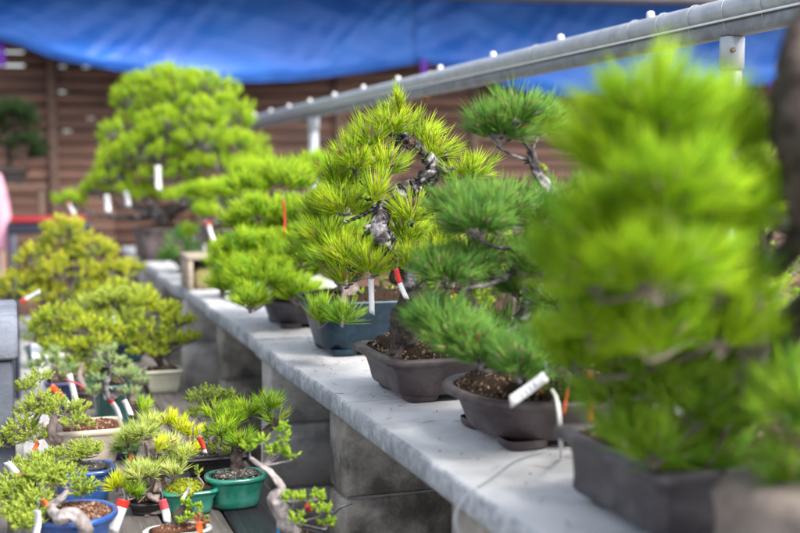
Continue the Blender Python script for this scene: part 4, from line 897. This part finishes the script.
for sx in (-1,1):
    for sy_ in (-1,1):
        b_ = MB(); b_.bbox((rt0[0]+sx*.19-.02, rt0[1]+sy_*.13-.02, 0), (rt0[0]+sx*.19+.02, rt0[1]+sy_*.13+.02, zt_-.071), .003); b_.build('leg', M['navy_paint'], rt, False)

# ---- person, mostly outside the frame
M['skin'] = mat('skin', (.50,.30,.22), .5, (.56,.35,.26), 30)
M['hair'] = mat('dark_hair', (.02,.014,.012), .5, (.04,.03,.025), 40, stretch=(8,8,1))
M['pink'] = mat('pink_knit', (.50,.26,.35), .9, (.62,.36,.45), 9, bump=.5, spec=.05, stain=(.38,.19,.27), stain_scale=7, stain_amt=.4)
M['jeans'] = mat('pale_denim', (.32,.42,.55), .9, (.46,.56,.68), 60, bump=.3)
M['shoe'] = mat('white_shoe', (.6,.6,.6), .6)
def skin_obj(name, verts, edges, radii, m, parent, root=0, sub=2):
    me = bpy.data.meshes.new(name); me.from_pydata([tuple(map(float, v)) for v in verts], edges, [])
    o = bpy.data.objects.new(name, me); S.collection.objects.link(o); o.parent = parent
    md = o.modifiers.new('skin', 'SKIN'); md.use_smooth_shade = True; md.branch_smoothing = .3
    if not me.skin_vertices: 
        return o
    for i, r in enumerate(radii):
        r = r if isinstance(r, tuple) else (r, r); me.skin_vertices[0].data[i].radius = r
    me.skin_vertices[0].data[root].use_root = True
    sb = o.modifiers.new('sub', 'SUBSURF'); sb.levels = sub; sb.render_levels = sub
    me.materials.append(M[m]); return o
pb = P(-30, 210, 6.25); PB = thing('person', (pb[0], pb[1], 0), 'person in a pink sweater and pale jeans at the left edge', 'person')
PB.rotation_euler = (0, 0, math.radians(-25)); PB.scale = (.93, .93, .93)
V = [(0,0,.90),(0,0,1.05),(0,0,1.22),(0,0,1.34),(0,-.005,1.42),(0,-.01,1.50),(0,-.015,1.58),
     (-.09,0,.86),(-.10,-.01,.48),(-.10,.01,.09),(-.10,-.13,.04),(.09,0,.86),(.10,-.01,.48),(.10,.01,.09),(.10,-.13,.04),
     (-.17,0,1.33),(-.21,.0,1.08),(-.235,-.05,.86),(-.24,-.06,.80),(.17,0,1.33),(.21,0,1.08),(.235,-.06,.86),(.24,-.07,.80)]
Ed = [(0,1),(1,2),(2,3),(3,4),(4,5),(5,6),(0,7),(7,8),(8,9),(9,10),(0,11),(11,12),(12,13),(13,14),(3,15),(15,16),(16,17),(17,18),(3,19),(19,20),(20,21),(21,22)]
Rd = [(.13,.09),(.105,.08),(.125,.085),(.12,.08),.045,.06,.075,.075,.05,.035,.03,.075,.05,.035,.03,.05,.038,.026,.024,.05,.038,.026,.024]
for s_, wi in ((-1,18),(1,22)):                      # five fingers per hand, bent and unequal
    w0 = np.array(V[wi])
    for k, (dx, dy, ln) in enumerate(((0,-.028,.05),(0,-.012,.07),(0,.003,.075),(0,.017,.068),(0,.030,.05))):
        a0 = len(V); b0 = w0+np.array([0,dy,-.03]); V += [tuple(b0), tuple(b0+[s_*-.004,dy*.2,-ln*.5]), tuple(b0+[s_*-.016,dy*.3,-ln])]
        Ed += [(wi,a0),(a0,a0+1),(a0+1,a0+2)]; Rd += [.010,.0085,.007]
skin_obj('body', V, Ed, Rd, 'skin', PB)
sv = [(0,0,.90),(0,0,1.05),(0,0,1.22),(0,0,1.34),(0,0,1.40),(-.16,0,1.32),(-.21,.0,1.08),(-.235,-.05,.88),(.16,0,1.32),(.21,0,1.08),(.235,-.06,.88)]
skin_obj('sweater', sv, [(0,1),(1,2),(2,3),(3,4),(3,5),(5,6),(6,7),(3,8),(8,9),(9,10)], [(.15,.115),(.135,.11),(.14,.11),(.13,.10),.055,.062,.052,.040,.062,.052,.040], 'pink', PB)
jv = [(0,0,.97),(-.09,0,.82),(-.10,-.01,.48),(-.10,.01,.10),(.09,0,.82),(.10,-.01,.48),(.10,.01,.10)]
skin_obj('jeans', jv, [(0,1),(1,2),(2,3),(0,4),(4,5),(5,6)], [(.15,.11),.095,.07,.058,.095,.07,.058], 'jeans', PB)
skin_obj('hair', [(0,.03,1.66),(0,.05,1.58),(0,.06,1.46)], [(0,1),(1,2)], [.075,.085,.06], 'hair', PB)
for s_ in (-1,1): skin_obj('shoe', [(s_*.10,.03,.05),(s_*.10,-.06,.045),(s_*.10,-.16,.035)], [(0,1),(1,2)], [.048,.046,.036], 'shoe', PB, sub=1)
# face: nose, eyes, ears
fm_ = MB(); fm_.tube([(0,-.085,1.60),(0,-.108,1.57),(0,-.09,1.555)], [.006,.012,.008], 8, 3)
for s_ in (-1,1): fm_.tube([(s_*.078,.0,1.60),(s_*.088,.01,1.57),(s_*.078,0,1.54)], [.008,.014,.008], 8, 3)
fo = MB.build(fm_, 'nose_and_ears', M['skin'], None); fo.parent = PB
for s_ in (-1,1):
    e_ = MB(); e_.tube([(s_*.032-.008,-.083,1.602),(s_*.032,-.088,1.602),(s_*.032+.008,-.083,1.602)], [.003,.006,.003], 8, 3); eo = e_.build('eye', M['hair'], None); eo.parent = PB
mo = MB(); mo.tube([(-.022,-.083,1.525),(0,-.090,1.523),(.022,-.083,1.525)], [.003,.006,.003], 8, 3); mo_ = mo.build('mouth', M['tape_pink'], None); mo_.parent = PB
